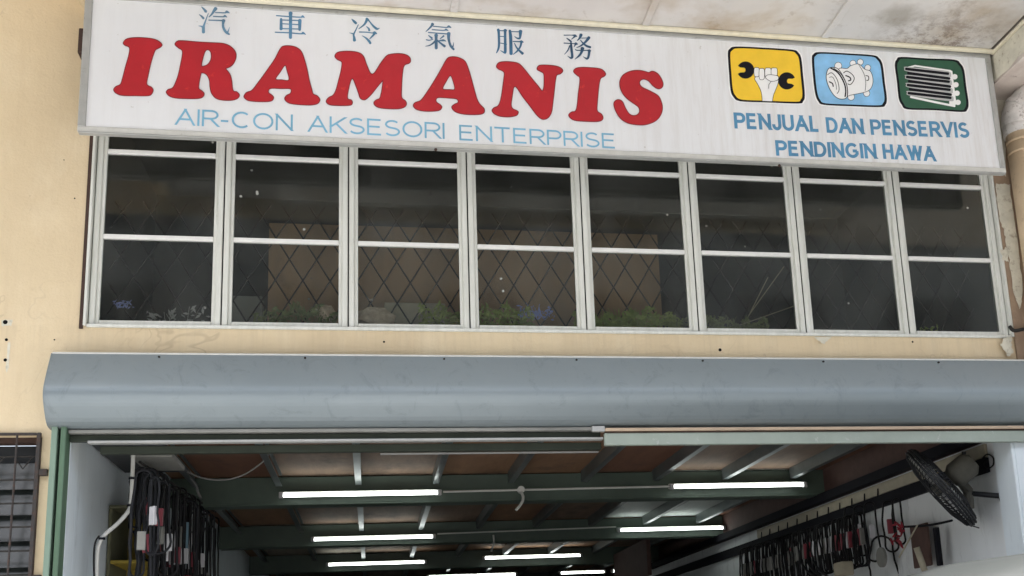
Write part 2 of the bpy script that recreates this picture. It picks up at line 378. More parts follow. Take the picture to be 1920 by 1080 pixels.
# ------------------------------------------------------------------ ground and large structure
XL, XR = -1.545, 3.90       # shop opening
XW = 3.92                   # inner right wall
tag(build('ground', MB().box(-60,-80,-.3,60,-5,0), MT['asphalt']), kind='structure')
tag(build('bounce_forecourt', MB().box(-60,-5,-.3,60,3.4,.04), MT['concrete']), kind='structure')  # unseen pale ground strip added to bounce daylight up under the canopy
tag(build('walkway', MB().box(-60,3.4,-.3,60,6.2,.15), MT['tile']), kind='structure')
tag(build('shop_floor', MB().box(-60,6.2,-.3,60,30,.15), MT['floor']), kind='structure')

mb = wall_grid([-8,-3.0,-1.685,-1.60,-1.517,XR,4.017,4.6,9], [.15,1.2,2.915,2.945,3.52,5.30,6.2], D, D+.16,
               [(-3.0,-1.685,1.2,2.915), (-1.60,XR,.15,2.945), (-1.517,4.017,3.52,5.30)])
fw = build('facade_wall', mb, MT['cream'], origin=(0,D,.15))
tag(fw, 'cream painted shopfront wall round the window band and the shutter box', 'wall')
# the stained tan strip of wall at the right, beside the downpipe
tag(build('side_wall_strip', MB().box(4.018,6.182,2.95,6.5,6.197,5.34), MT['tan']), 'blotchy tan wall strip with flaking paint behind the downpipe', 'wall')
tag(build('shop_pillar', MB().bbox(3.878,6.165,.15,3.899,6.37,2.94,.004).bbox(3.8995,6.165,.15,5.2,6.197,2.94,.004), MT['lwall']), 'pale blue white pillar front at the right side of the shop opening', 'pillar')
# interior walls
tag(build('left_inner_wall', MB().box(-1.599,6.201,.15,XL,6.362,2.944).box(XL-.1,6.365,.15,XL,19,3.218), MT['lwall']), 'pale blue left wall inside the workshop behind the hanging belts', 'wall')
tag(build('right_inner_wall', MB().box(XW,6.365,.15,XW+.1,19,3.218), MT['rwall']), 'grey white right wall inside the workshop behind the wall fan', 'wall')
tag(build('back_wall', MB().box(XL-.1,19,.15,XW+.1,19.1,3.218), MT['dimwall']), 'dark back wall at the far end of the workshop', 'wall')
tag(build('light_block_slab', MB().box(-1.9,6.365,3.22,4.3,19.3,3.295), MT['dimwall']), 'dark unseen slab added above the workshop ceiling to block stray light', 'slab')  # added above the ceiling, out of view, to stop sky light leaking in
# upper room (seen through the window band)
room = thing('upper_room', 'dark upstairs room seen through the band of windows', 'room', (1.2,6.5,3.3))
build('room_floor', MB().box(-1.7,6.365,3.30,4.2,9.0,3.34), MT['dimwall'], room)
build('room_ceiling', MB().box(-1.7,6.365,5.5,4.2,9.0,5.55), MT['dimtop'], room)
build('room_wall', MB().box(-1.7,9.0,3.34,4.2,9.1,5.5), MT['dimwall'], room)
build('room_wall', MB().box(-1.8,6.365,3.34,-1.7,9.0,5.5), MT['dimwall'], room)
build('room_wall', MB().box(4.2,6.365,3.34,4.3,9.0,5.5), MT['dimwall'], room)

# canopy ceiling
can = thing('canopy_ceiling', 'stained off-white board ceiling of the canopy above the signboard', 'ceiling', (1.2,4.5,5.37))
ZC = 5.375
jx = [.48+1.155*i for i in range(-5, 5)]
for i in range(len(jx)-1):
    a, b = jx[i], jx[i+1]
    for (y0, y1) in ((3.7,4.9),(4.904,6.196)):
        if a > 3.9: continue
        zz = ZC if a > -.8 else 5.9
        if zz == ZC: a = max(a, -1.56)
        if a < -1.7: b = min(b, -1.60)
        build('ceiling_board', MB().box(a+.004,y0,zz,min(b,3.99)-.004,y1,zz+.012), MT['soffit'], can)
for x in jx:
    if -1 < x < 3.9: build('cover_strip', MB().bbox(x-.022,3.7,ZC-.012,x+.022,5.893,ZC-.0005,.003), MT['soffit'], can)
build('ceiling_step', MB().box(-1.599,3.6,ZC,-1.562,6.19,6.0), MT['cream'], can)
build('edge_moulding', MB().bbox(-1.56,5.895,ZC-.022,3.96,5.93,ZC-.001,.005), MT['trim'], can)
build('edge_moulding', MB().bbox(3.955,3.7,ZC-.02,3.98,5.94,ZC-.001,.004), MT['trim'], can)
build('roof_slab', MB().box(-1.56,3.6,5.45,9,6.19,5.6).box(-8,3.6,6.0,-1.6,6.19,6.15), MT['concrete'], can)
build('front_fascia', MB().box(-8,3.55,5.30,9,3.6,5.6), MT['cream'], can)
bm_ = thing('canopy_beam', 'peeling plastered beam running out under the canopy at the right', 'beam', (4.4,4.4,5.16))
build('beam_body', MB().box(3.985,3.7,5.17,6.5,6.18,ZC+.07), MT['beamplaster'], bm_)
rag = [(5.98,5.19),(5.8,5.18),(5.7,5.2),(5.58,5.19),(5.45,5.23),(5.4,5.28),(5.28,5.25),(5.2,5.33),(5.25,5.36),(5.5,5.355),(5.8,5.36),(5.99,5.355)]
build('flaking_plaster', MB().prism(rag, 3.981, 3.987), MT['peel'], bm_)

# unseen shop row added behind the camera to block sky in the window glass
op = thing('opposite_sky_blocker', 'plain grey unseen shop row added behind the viewer to darken window reflections', 'building', (0,-20,0))
build('wall', MB().box(-30,-26,.0,30,-20,17.5), MT['concrete'], op)
build('roof', MB().box(-30.4,-26.4,17.502,30.4,-19.2,17.9), MT['dimwall'], op)
for i in range(12):
    for z in (1.2, 5.0, 8.2, 11.4, 14.6): build('window', MB().box(-28.5+5*i, -19.995, z, -25.5+5*i, -19.95, z+1.5), MT['vanglass'], op)

# ------------------------------------------------------------------ windows
ZB, ZT = 3.53, 5.24
WX0, PITCH = -1.500, 0.6875
def window_unit():
    w = thing('window', 'leftmost of the eight tall dark windows, nearest the cream wall', 'window', (WX0, D, ZB), 'eight windows in the band under the signboard')
    x0, x1 = WX0, WX0+PITCH
    for sgn, xa in ((1, x0+.004), (-1, x1-.004)):
        m = MB(); a, b = sorted((xa, xa+sgn*.030)); m.bbox(a, D+.012, ZB, b, D+.06, ZT, .004)
        a, b = sorted((xa+sgn*.030, xa+sgn*.050)); m.bbox(a, D+.026, ZB+.004, b, D+.055, ZT-.004, .003)
        build('stile', m, MT['frame'], w)
    xi0, xi1 = x0+.054, x1-.054
    build('bottom_rail', MB().bbox(xi0,D+.02,ZB,xi1,D+.055,ZB+.028,.003), MT['frame'], w)
    build('top_rail', MB().bbox(xi0,D+.02,ZT-.04,xi1,D+.055,ZT,.003), MT['frame'], w)
    for z in (4.043, 4.552):
        build('glazing_bar', MB().bbox(xi0,D+.018,z-.013,xi1,D+.05,z+.013,.003), MT['whitebar'], w)
    for z0, z1 in ((ZB+.028,4.03),(4.056,4.539),(4.565,ZT-.04)):
        build('pane', MB().box(xi0,D+.036,z0,xi1,D+.040,z1), MT['glass'], w)
    return w
w0 = window_unit()
wl = ['second window from the left, left of the brown board inside', 'third window, with a bare diamond lattice over the brown board',
      'fourth window, middle of the brown board and a blue flower on its sill', 'fifth window, right end of the brown board behind the lattice',
      'sixth window, with crossed sticks leaning inside behind the glass', 'seventh window, dark and bare between sticks and splashes',
      'rightmost window, splashed with white paint drops beside the downpipe']
for i in range(1, 8): copy_tree(w0, (WX0+PITCH*i, D, ZB), wl[i-1])
fr = thing('window_surround', 'weathered white outer frame holding the band of eight windows', 'window frame', (1.2,D,3.52))
build('jamb', MB().bbox(-1.516,D-.02,3.515,-1.501,D+.07,5.28,.003), MT['frame'], fr)
build('jamb', MB().bbox(WX0+8*PITCH+.001,D-.02,3.515,4.016,D+.07,5.28,.003), MT['frame'], fr)
build('sill', MB().bbox(-1.5005,D-.012,3.508,WX0+8*PITCH,D+.07,3.528,.003), MT['frame'], fr)
build('head', MB().bbox(-1.5005,D-.0,5.245,WX0+8*PITCH,D+.07,5.28,.003), MT['frame'], fr)
build('rubber_seal', MB().box(-1.499,D+.062,ZB,WX0+8*PITCH,D+.066,ZB+.008), MT['gap'], fr)
for i in range(1, 8):
    build('rubber_seal', MB().box(WX0+PITCH*i-.0035,D+.02,ZB,WX0+PITCH*i+.0035,D+.05,ZT), MT['gap'], fr)
build('recess_shade_strip', MB().box(-1.536,D-.010,3.50,-1.5175,D-.001,4.72), MT['rust'], fr)  # flat dark brown strip standing in for the shadowed recess beside the frame
# diamond grille behind the glass
gr = thing('diamond_grille', 'black diamond lattice grille standing behind the window glass', 'grille', (1.2,6.46,3.45))
gx0, gx1, gz0, gz1, dw, dh = -1.46, 3.92, 3.5, 4.36, .156, .262
k = math.ceil((gx0-(gz1-gz0)*dw/dh)/dw)
while k*dw < gx1+(gz1-gz0)*dw/dh:
    for sgn in (1, -1):
        xa = k*dw; pts = []
        za, zb = gz0, gz1; xb = xa+sgn*(zb-za)*dw/dh
        t0, t1 = 0, 1
        for lo, hi in ((gx0, gx1),):
            dxx = xb-xa; ta, tb = sorted(((lo-xa)/dxx, (hi-xa)/dxx)); t0, t1 = max(t0, ta), min(t1, tb)
        if t1-t0 > .03:
            p = Vector((xa+(xb-xa)*t0, 6.46 if sgn > 0 else 6.468, za+(zb-za)*t0)); q = Vector((xa+(xb-xa)*t1, p.y, za+(zb-za)*t1))
            build('bar', MB().tube([p, q], .0042, 4), MT['grille'], gr)
    k += 1
tag(build('brown_board', MB().box(-.60,6.60,3.40,1.82,6.61,4.305), MT['hardboard']), 'wide brown hardboard sheet standing behind the lattice in the middle windows', 'board')
b_ = MB()
for k in range(6): b_.box(-.52+.41*k, 6.592, 3.45, -.505+.41*k, 6.599, 4.28)
# sill clutter
def clump(name, cx, w, h, n, mat, label, cat, z=3.59, y=6.40, sz=.017, seed=1, stems=True, group=None):
    rnd = random.Random(seed); m = MB()
    for i in range(n):
        u = rnd.uniform(-.55,.55); px = cx+u*w; hz = h*(.72+.28*math.sin(px*31+seed)*math.sin(px*17.7))*rnd.random()**1.1
        c = Vector((px, y+rnd.uniform(-.022,.03), z+hz)); a = rnd.uniform(0, 6.28); t = Vector((math.cos(a), rnd.uniform(-.6,.6), math.sin(a))).normalized()
        s_ = t.cross(Vector((rnd.uniform(-1,1), -1, rnd.uniform(-1,1)))).normalized(); L = sz*rnd.uniform(.6,1.6)
        m.add([c-t*L, c+s_*L*.35, c+t*L, c-s_*L*.35], [(0,1,2,3)])
    if stems:
        for i in range(max(4, n//18)):
            u = rnd.gauss(0, .25); c0 = Vector((cx+u*w*.6, y, z)); c1 = c0+Vector((rnd.uniform(-.04,.04), 0, h*rnd.uniform(.4,.95)))
            m.tube([c0, (c0+c1)/2+Vector((rnd.uniform(-.01,.01),0,0)), c1], .0016, 4)
    return tag(build(name, m, mat), label, cat, group)
clump('sill_plant', .62, .62, .17, 620, MT['leaf'], 'leafy green plant on the sill of the fourth window', 'plant', seed=2)
clump('sill_plant', 1.55, .62, .16, 900, MT['leaf'], 'broad yellow green plant on the sill of the fifth window', 'plant', seed=3)
clump('sill_plant', 2.15, .55, .12, 480, MT['leaf2'], 'low dark green plant on the sill of the sixth window', 'plant', seed=4)
clump('sill_plant', -.38, .5, .15, 380, MT['leaf2'], 'dry dark green plant on the sill of the second window', 'plant', seed=5)
clump('sill_plant', -1.05, .35, .12, 60, MT['lgrey'], 'dry grey twigs on the sill of the leftmost window', 'plant', seed=6)
clump('sill_plant', 3.55, .12, .06, 30, MT['leaf'], 'tiny green sprig at the bottom of the rightmost window', 'plant', seed=9)
clump('blue_flower', -1.36, .09, .05, 36, MT['blueflower'], 'small blue flower in the bottom left corner of the leftmost window', 'flower', z=3.69, sz=.010, seed=7)
clump('blue_flower', .98, .2, .11, 110, MT['blueflower'], 'pale blue flower spray among the leaves in the fourth window', 'flower', z=3.66, sz=.010, seed=8)
rnd = random.Random(5)
def lump(name, cx, cz, rx, rz, mat, label, cat, y=6.42):
    m = MB(); n, k = 14, 7; vs = []; fs = []
    for j in range(k+1):
        ph = math.pi*j/k
        for i in range(n):
            th = 2*math.pi*i/n; r = 1+rnd.uniform(-.18,.18)
            vs.append((cx+rx*r*math.sin(ph)*math.cos(th), y+.03*r*math.sin(ph)*math.sin(th), cz+rz*r*math.cos(ph)))
    for j in range(k):
        for i in range(n): fs.append((j*n+i, j*n+(i+1) % n, (j+1)*n+(i+1) % n, (j+1)*n+i))
    m.add(vs, fs); return tag(build(name, m, mat), label, cat)
lump('plaster_lump', -.25, 3.675, .055, .05, MT['stonebeige'], 'crumpled beige lump on the sill of the second window', 'rubble')
lump('plaster_lump', .02, 3.655, .12, .06, MT['stonebeige'], 'long beige rubble heap at the left of the third window sill', 'rubble')
tag(build('beige_box', MB().bbox(.08,6.485,3.5,.44,6.58,3.775,.004), MT['beige']), 'flat beige box lying on the sill of the third window', 'box')
tag(build('grey_box', MB().bbox(-.80,6.485,3.5,-.62,6.58,3.80,.004), MT['sleeve_g']), 'dim grey box at the left of the second window sill', 'box')
m = MB()
for (a, b) in (((1405,590),(1470,500)),((1400,600),(1440,520)),((1380,612),(1500,570))):
    p, q = atY(*a, 6.4), atY(*b, 6.4); m.tube([p, q], .0035, 5)
tag(build('leaning_sticks', m, MT['beige']), 'thin pale sticks leaning crosswise inside the sixth window', 'sticks')

# ------------------------------------------------------------------ signboard
sg = thing('signboard', 'long white shop signboard with red IRAMANIS lettering and three square emblems', 'sign', (1.2,YS,4.53))
SX0, SX1, SZ0, SZ1 = -1.522, 3.945, 4.528, 5.365
build('panel', MB().box(SX0+.01,YS,SZ0+.02,SX1-.01,YS+.03,SZ1-.012), MT['sign'], sg)
def bar(mb, x0, z0, x1, z1): mb.bbox(x0, YS-.010, z0, x1, YS+.045, z1, .003)
for nm, (x0, z0, x1, z1), mt in (('frame_rail', (SX0-.018,SZ0,SX1+.012,SZ0+.030), MT['alu_light']), ('frame_rail', (SX0-.018,SZ1-.032,SX1+.012,SZ1-.004), MT['alu']),
                             ('frame_stile', (SX0-.018,SZ0+.0302,SX0+.022,SZ1-.0322), MT['alu']), ('frame_stile', (SX1-.024,SZ0+.0302,SX1+.012,SZ1-.0322), MT['alu'])):
    m = MB(); bar(m, x0, z0, x1, z1); build(nm, m, mt, sg)
build('frame_lip', MB().bbox(SX0-.012,YS-.014,SZ0-.010,SX1+.006,YS+.02,SZ0-.001,.002), MT['alu'], sg)
def on_sign(layer):
    def f(p):
        q = atY(p[0], p[1], YS - .0006 - .0002*layer); return q
    return f
def smooth_loop(pts, corners=(), n=5):
    out = []; m = len(pts)
    for i in range(m):
        p0, p1, p2, p3 = pts[(i-1) % m], pts[i], pts[(i+1) % m], pts[(i+2) % m]
        if i in corners: p0 = p1
        if (i+1) % m in corners: p3 = p2
        for k in range(n):
            t = k/n
            out.append(tuple(.5*((2*p1[j])+(-p0[j]+p2[j])*t+(2*p0[j]-5*p1[j]+4*p2[j]-p3[j])*t*t+(-p0[j]+3*p1[j]-3*p2[j]+p3[j])*t**3) for j in (0,1)))
    return out
def ribbon(mb, pts, ws, to3, close=False, caps=True):   # 2D polyline with widths
    P_ = [Vector((p[0], p[1])) for p in pts]; n = len(P_); L = []
    for i in range(n):
        a = P_[(i-1) % n] if (close or i > 0) else None; b = P_[(i+1) % n] if (close or i < n-1) else None
        d1 = (P_[i]-a).normalized() if a is not None else None; d2 = (b-P_[i]).normalized() if b is not None else None
        if d1 is None: d1 = d2
        if d2 is None: d2 = d1
        n1 = Vector((-d1.y, d1.x)); n2 = Vector((-d2.y, d2.x)); s_ = (n1+n2)
        s_ = s_.normalized() if s_.length > 1e-6 else n1
        k = 1/max(.5, s_.dot(n1)); w = (ws[i] if isinstance(ws, (list,tuple)) else ws)/2
        L.append((P_[i]+s_*w*k, P_[i]-s_*w*k))
    vs = [to3(q) for pr in L for q in pr]
    fs = [(2*i, 2*i+1, 2*((i+1) % n)+1, 2*((i+1) % n)) for i in range(n if close else n-1)]
    mb.add(vs, fs)
    if caps and not close:
        for i, d in ((0, P_[0]-P_[1]), (n-1, P_[-1]-P_[-2])):
            d = d.normalized(); w = (ws[i] if isinstance(ws, (list,tuple)) else ws)/2; s_ = Vector((-d.y, d.x))
            arc = [P_[i]+(s_*math.cos(a)+d*math.sin(a)*.8)*w for a in [math.pi*q/5 for q in range(6)]]
            mb.add([to3(q) for q in arc], [tuple(range(6))])
def LT(ox, oy, pts): return [(ox+x/7.5, oy+y/7.5) for x, y in pts]
letters = [
 (200,50,[(232,225),(290,168),(440,152),(620,165),(720,195),(778,250),(755,290),(690,325),(660,390),(620,520),(585,680),(563,790),(580,825),(630,850),(655,895),(630,950),(580,972),(400,972),(220,968),(130,935),(97,885),(130,840),(190,812),(215,750),(265,560),(310,400),(322,310),(300,280),(255,262)],[],[]),
 (200,50,[(960,250),(990,205),(1060,195),(1300,215),(1500,225),(1640,235),(1740,275),(1810,350),(1820,430),(1790,510),(1740,560),(1675,590),(1735,670),(1760,760),(1778,895),(1830,915),(1868,960),(1840,1010),(1760,1035),(1640,1035),(1540,1010),(1475,940),(1450,840),(1445,760),(1415,690),(1370,655),(1330,650),(1318,700),(1300,800),(1298,870),(1345,905),(1372,945),(1350,990),(1280,1012),(1120,1012),(970,1005),(880,975),(838,925),(860,885),(925,860),(965,790),(1005,680),(1040,520),(1062,400),(1060,335),(1010,300)],[11,26],
   [[(1335,550),(1350,460),(1380,360),(1415,325),(1455,345),(1470,400),(1465,460),(1430,520),(1380,550)]]),
 (440,70,[(130,825),(165,775),(240,745),(310,660),(420,510),(560,310),(640,160),(690,122),(780,118),(870,140),(940,200),(985,320),(1020,450),(1050,600),(1085,730),(1105,795),(1160,820),(1200,875),(1170,930),(1080,952),(950,950),(800,935),(730,905),(702,860),(730,815),(780,790),(795,750),(770,722),(650,722),(520,718),(480,740),(480,780),(530,815),(548,850),(525,890),(460,905),(320,905),(200,892),(145,860)],[],
   [[(578,585),(640,490),(708,395),(735,470),(762,598),(660,596)]]),
 (600,80,[(208,190),(240,140),(330,120),(460,122),(560,145),(615,195),(650,290),(700,410),(735,440),(775,410),(850,290),(930,190),(990,162),(1100,152),(1200,165),(1262,205),(1275,260),(1250,292),(1195,312),(1170,370),(1155,500),(1148,650),(1150,770),(1200,815),(1218,860),(1190,905),(1110,930),(960,930),(830,915),(770,880),(758,840),(790,805),(835,785),(855,730),(875,620),(884,530),(800,630),(720,730),(650,795),(610,805),(565,780),(540,710),(500,600),(462,510),(435,530),(410,620),(388,740),(395,790),(440,805),(458,840),(440,875),(380,885),(250,885),(140,875),(90,840),(95,800),(130,765),(185,735),(225,660),(260,530),(295,390),(308,290),(290,260),(240,235)],[35],[]),
 (760,90,[(112,800),(140,765),(215,735),(290,640),(400,470),(500,300),(570,175),(615,130),(700,122),(790,150),(850,200),(900,330),(940,470),(975,600),(1010,720),(1050,790),(1110,855),(1105,910),(1040,935),(850,935),(730,910),(670,870),(652,825),(690,790),(735,770),(740,740),(710,715),(600,705),(470,698),(435,720),(440,760),(490,795),(515,830),(490,870),(420,888),(280,890),(170,870),(122,835)],[],
   [[(528,560),(570,480),(630,390),(668,460),(692,578),(620,584),(545,582)]]),
 (900,100,[(230,180),(265,130),(350,115),(470,122),(550,145),(620,215),(720,340),(820,460),(872,525),(895,480),(900,380),(895,290),(860,260),(805,230),(810,190),(850,165),(960,165),(1080,180),(1145,210),(1165,250),(1130,290),(1080,310),(1060,400),(1045,540),(1025,700),(1005,830),(960,905),(900,930),(850,915),(790,860),(700,740),(600,610),(520,490),(490,468),(470,500),(455,600),(440,720),(460,775),(520,805),(540,830),(510,875),(400,895),(280,885),(200,850),(168,805),(195,765),(255,735),(290,650),(315,500),(330,380),(340,280),(310,245),(255,220)],[],[]),
 (1050,110,[(190,185),(215,140),(290,122),(420,125),(560,140),(620,175),(643,220),(620,250),(575,275),(555,340),(540,460),(528,600),(525,730),(580,775),(605,820),(590,865),(520,885),(350,882),(210,868),(145,835),(122,790),(160,750),(215,735),(240,660),(255,500),(275,350),(275,265),(240,235)],[],[]),
 (1050,110,[(755,640),(780,590),(830,575),(880,605),(920,690),(970,770),(1030,800),(1090,785),(1118,740),(1100,680),(1020,620),(930,550),(860,450),(838,340),(870,250),(940,195),(1040,165),(1150,168),(1250,195),(1300,175),(1370,205),(1420,270),(1450,350),(1435,405),(1380,425),(1310,385),(1250,320),(1190,290),(1140,300),(1120,340),(1150,395),(1260,450),(1380,520),(1430,620),(1440,720),(1400,820),(1320,890),(1200,930),(1080,930),(950,905),(850,840),(785,740)],[18],[]),
]
def extruded(outer, holes, top, base):
    mb = MB(); loops = [outer]+holes
    mb.poly(outer, holes, to3=top)
    for l in loops:
        n = len(l); a = [top(p) for p in l]; b = [base(p) for p in l]
        mb.add(a+b, [(i, (i+1) % n, n+(i+1) % n, n+i) for i in range(n)])
    return mb
for nm, (ox, oy, pts, cor, holes) in zip('IRAMANIS', letters):
    outer = smooth_loop(LT(ox, oy, pts), cor); hs = [smooth_loop(LT(ox, oy, h), (), 4) for h in holes]
    mb = extruded(outer, hs, on_sign(14), on_sign(-2))
    mb.cur = 1
    for l in [outer]+hs: ribbon(mb, l, 1.5, on_sign(15), close=True)
    tag(build('letter', mb, [MT['red'], MT['darkred']], sg), 'red capital letter ' + nm + ' with dark outline')
# Chinese characters, stroke by stroke
CH = [(360,0,[[(235,170,10),(300,230,50),(350,290,72),(362,305,40)],[(180,365,10),(240,410,45),(290,465,58)],[(415,335,15),(360,480,28),(310,620,48),(290,700,75),(290,815,80)],[(165,655,10),(230,665,32),(275,690,50)],
   [(600,215,90),(560,270,70),(500,360,45),(430,430,22)],[(590,320,22),(700,320,30),(830,325,30),(880,300,70),(950,330,18)],[(540,415,28),(780,425,28),(830,405,58),(885,435,15)],[(425,510,28),(740,520,35),(800,525,60)],
   [(800,520,90),(785,600,55),(790,680,60),(830,770,65),(880,830,60),(945,870,40)],[(905,810,40),(930,750,20),(950,690,8)]]),
 (500,10,[[(245,260,28),(560,285,30),(860,300,30),(910,280,60),(960,315,12)],[(365,345,60),(365,600,80)],[(840,380,90),(835,620,65)],[(365,370,28),(840,385,28)],[(380,465,24),(830,490,28)],[(380,590,28),(830,600,28)],
   [(215,680,28),(560,695,30),(860,720,30),(920,700,60),(990,740,12)],[(605,200,105),(605,290,80),(602,820,76)]]),
 (640,20,[[(260,210,15),(320,270,62),(372,318,62)],[(430,355,20),(370,480,30),(315,600,42),(325,680,60),(333,750,82)],[(205,560,8),(280,580,30),(312,600,30)],[(650,205,70),(630,270,62),(570,360,45),(440,460,18)],
   [(670,220,50),(720,280,30),(800,380,45),(880,450,62),(920,462,45),(970,440,8)],[(635,400,15),(690,450,45),(708,500,52)],[(455,540,28),(640,545,28),(780,565,25),(840,555,70),(895,585,25)],[(845,575,55),(790,640,45),(715,715,18)],
   [(520,630,8),(620,690,40),(700,770,60),(735,825,58)]]),
 (780,30,[[(420,205,80),(390,255,50),(320,330,38),(250,395,18)],[(440,260,25),(700,285,25),(780,290,25),(830,265,60),(890,300,18)],[(410,345,28),(640,362,25),(720,360,28),(760,345,52),(815,372,16)],[(310,415,25),(600,440,28),(800,455,30)],
   [(830,440,90),(825,550,72),(845,660,58),(880,760,60),(955,845,50)],[(930,780,40),(948,720,20),(950,670,8)],[(510,485,95),(510,560,70),(512,815,76)],[(315,490,18),(400,560,52)],[(260,600,28),(330,615,25),(430,590,18)],
   [(700,505,45),(610,580,18)],[(560,630,18),(690,615,52),(760,640,12)],[(500,620,50),(430,690,40),(340,745,30),(240,765,12)],[(530,610,40),(640,700,42),(725,765,66)]]),
 (910,40,[[(325,210,68),(340,300,62),(345,600,55),(320,720,45),(280,800,22)],[(340,235,22),(500,240,28)],[(505,230,92),(500,300,62),(505,720,70),(500,800,52)],[(490,800,40),(430,765,25),(380,735,8)],[(360,380,20),(490,385,20)],[(360,545,20),(540,580,24)],
   [(620,235,62),(640,400,78),(652,820,82)],[(650,260,22),(850,265,25),(885,262,60)],[(890,250,92),(880,400,52),(850,435,48),(790,420,30),(740,380,12)],[(700,510,25),(860,515,30),(910,512,70),(965,530,15)],[(915,520,58),(880,650,45),(800,760,40),(700,840,12)],[(735,550,18),(790,660,38),(860,740,48),(945,815,66)]]),
 (1035,50,[[(305,215,25),(500,215,20),(580,225,60),(630,250,20)],[(585,240,52),(540,280,32),(495,320,18)],[(370,290,18),(440,340,42),(485,380,42)],[(305,415,28),(550,430,20),(600,430,72),(650,445,20)],[(600,440,50),(555,515,8)],[(480,400,40),(492,560,62),(512,760,62),(475,795,48)],
   [(470,795,40),(390,740,8)],[(450,480,30),(400,600,32),(315,700,12)],[(735,205,80),(700,290,50),(640,350,18)],[(720,340,20),(800,430,40),(880,490,52),(970,520,54)],[(935,275,75),(880,350,62),(790,440,45),(700,500,30),(620,530,12)],[(745,290,18),(900,285,20)],
   [(590,570,16),(640,600,25),(880,600,25),(940,605,60),(985,615,20)],[(945,600,68),(930,720,56),(912,790,52),(885,815,42)],[(880,815,40),(790,760,12)],[(770,550,95),(750,640,60),(690,730,50),(580,825,12)]])]
for ci, (ox, oy, st) in enumerate(CH):
    mb = MB()
    for si, s_ in enumerate(st):
        raw = [(ox+a/13.5, oy+b/13.5) for a, b, c in s_]; ws = [c/13.5*1.02 for a, b, c in s_]
        pts, w2 = [], []
        for i in range(len(raw)-1):
            p0, p1, p2, p3 = raw[max(i-1,0)], raw[i], raw[i+1], raw[min(i+2, len(raw)-1)]
            for k in range(4):
                t = k/4; pts.append(tuple(.5*((2*p1[j])+(-p0[j]+p2[j])*t+(2*p0[j]-5*p1[j]+4*p2[j]-p3[j])*t*t+(-p0[j]+3*p1[j]-3*p2[j]+p3[j])*t**3) for j in (0,1))); w2.append(ws[i]*(1-t)+ws[i+1]*t)
        pts.append(raw[-1]); w2.append(ws[-1])
        ribbon(mb, pts, w2, on_sign(2+si))
    tag(build('chinese_character', mb, MT['ch%d' % ci], sg), 'blue painted character ' + '汽車冷氣服務'[ci])
# stroke alphabet for the two smaller inscriptions
def arc(cx, cy, rx, ry, a0, a1, n=10): return [(cx+rx*math.cos(math.radians(a0+(a1-a0)*i/n)), cy+ry*math.sin(math.radians(a0+(a1-a0)*i/n))) for i in range(n+1)]
bowl = lambda w, b: [(0,1),(w*.55,1)]+arc(w*.58,(1+b)/2,w*.42,(1-b)/2,82,-82,8)+[(w*.55,b),(0,b)]
G = {'A':(.82,[[(0,0),(.41,1)],[(.41,1),(.82,0)],[(.14,.34),(.68,.34)]]), 'I':(.0,[[(0,0),(0,1)]]), 'R':(.68,[[(0,0),(0,1)],bowl(.68,.47),[(.36,.47),(.70,0)]]),
 'P':(.64,[[(0,0),(0,1)],bowl(.66,.44)]), '-':(.3,[[(0,.36),(.3,.36)]]), 'C':(.8,[arc(.42,.5,.42,.5,48,312,16)]), 'O':(.88,[arc(.44,.5,.44,.5,0,360,22)]),
 'N':(.72,[[(0,0),(0,1)],[(0,1),(.72,0)],[(.72,0),(.72,1)]]), 'K':(.7,[[(0,0),(0,1)],[(.66,1),(0,.36)],[(.26,.60),(.7,0)]]),
 'S':(.68,[arc(.34,.745,.30,.255,35,180,8)+arc(.34,.745,.30,.23,190,262,4)+[(.40,.495)]+arc(.36,.27,.31,.225,70,0,5)+arc(.34,.27,.33,.27,-8,-150,9)]),
 'E':(.62,[[(0,0),(0,1)],[(0,1),(.60,1)],[(0,.53),(.56,.53)],[(0,0),(.62,0)]]), 'T':(.74,[[(0,1),(.74,1)],[(.37,1),(.37,0)]]), 'L':(.55,[[(0,1),(0,0)],[(0,0),(.55,0)]]),
 'J':(.48,[[(.48,1),(.48,.28)]+arc(.24,.27,.24,.27,0,-180,8)+[(0,.34)]]), 'U':(.68,[[(0,1),(0,.34)]+arc(.34,.33,.34,.33,180,360,9)+[(.68,1)]]),
 'D':(.72,[[(0,0),(0,1)],[(0,1),(.30,1)]+arc(.30,.5,.42,.5,86,-86,12)+[(.30,0),(0,0)]]), 'V':(.78,[[(0,1),(.39,0)],[(.39,0),(.78,1)]]),
 'G':(.84,[arc(.43,.5,.43,.5,45,320,16)+[(.80,.2)],[(.80,.16),(.80,.46)],[(.80,.46),(.46,.46)]]), 'H':(.68,[[(0,0),(0,1)],[(.68,0),(.68,1)],[(0,.53),(.68,.53)]]),
 'W':(1.08,[[(0,1),(.27,0)],[(.27,0),(.54,1)],[(.54,1),(.81,0)],[(.81,0),(1.08,1)]])}
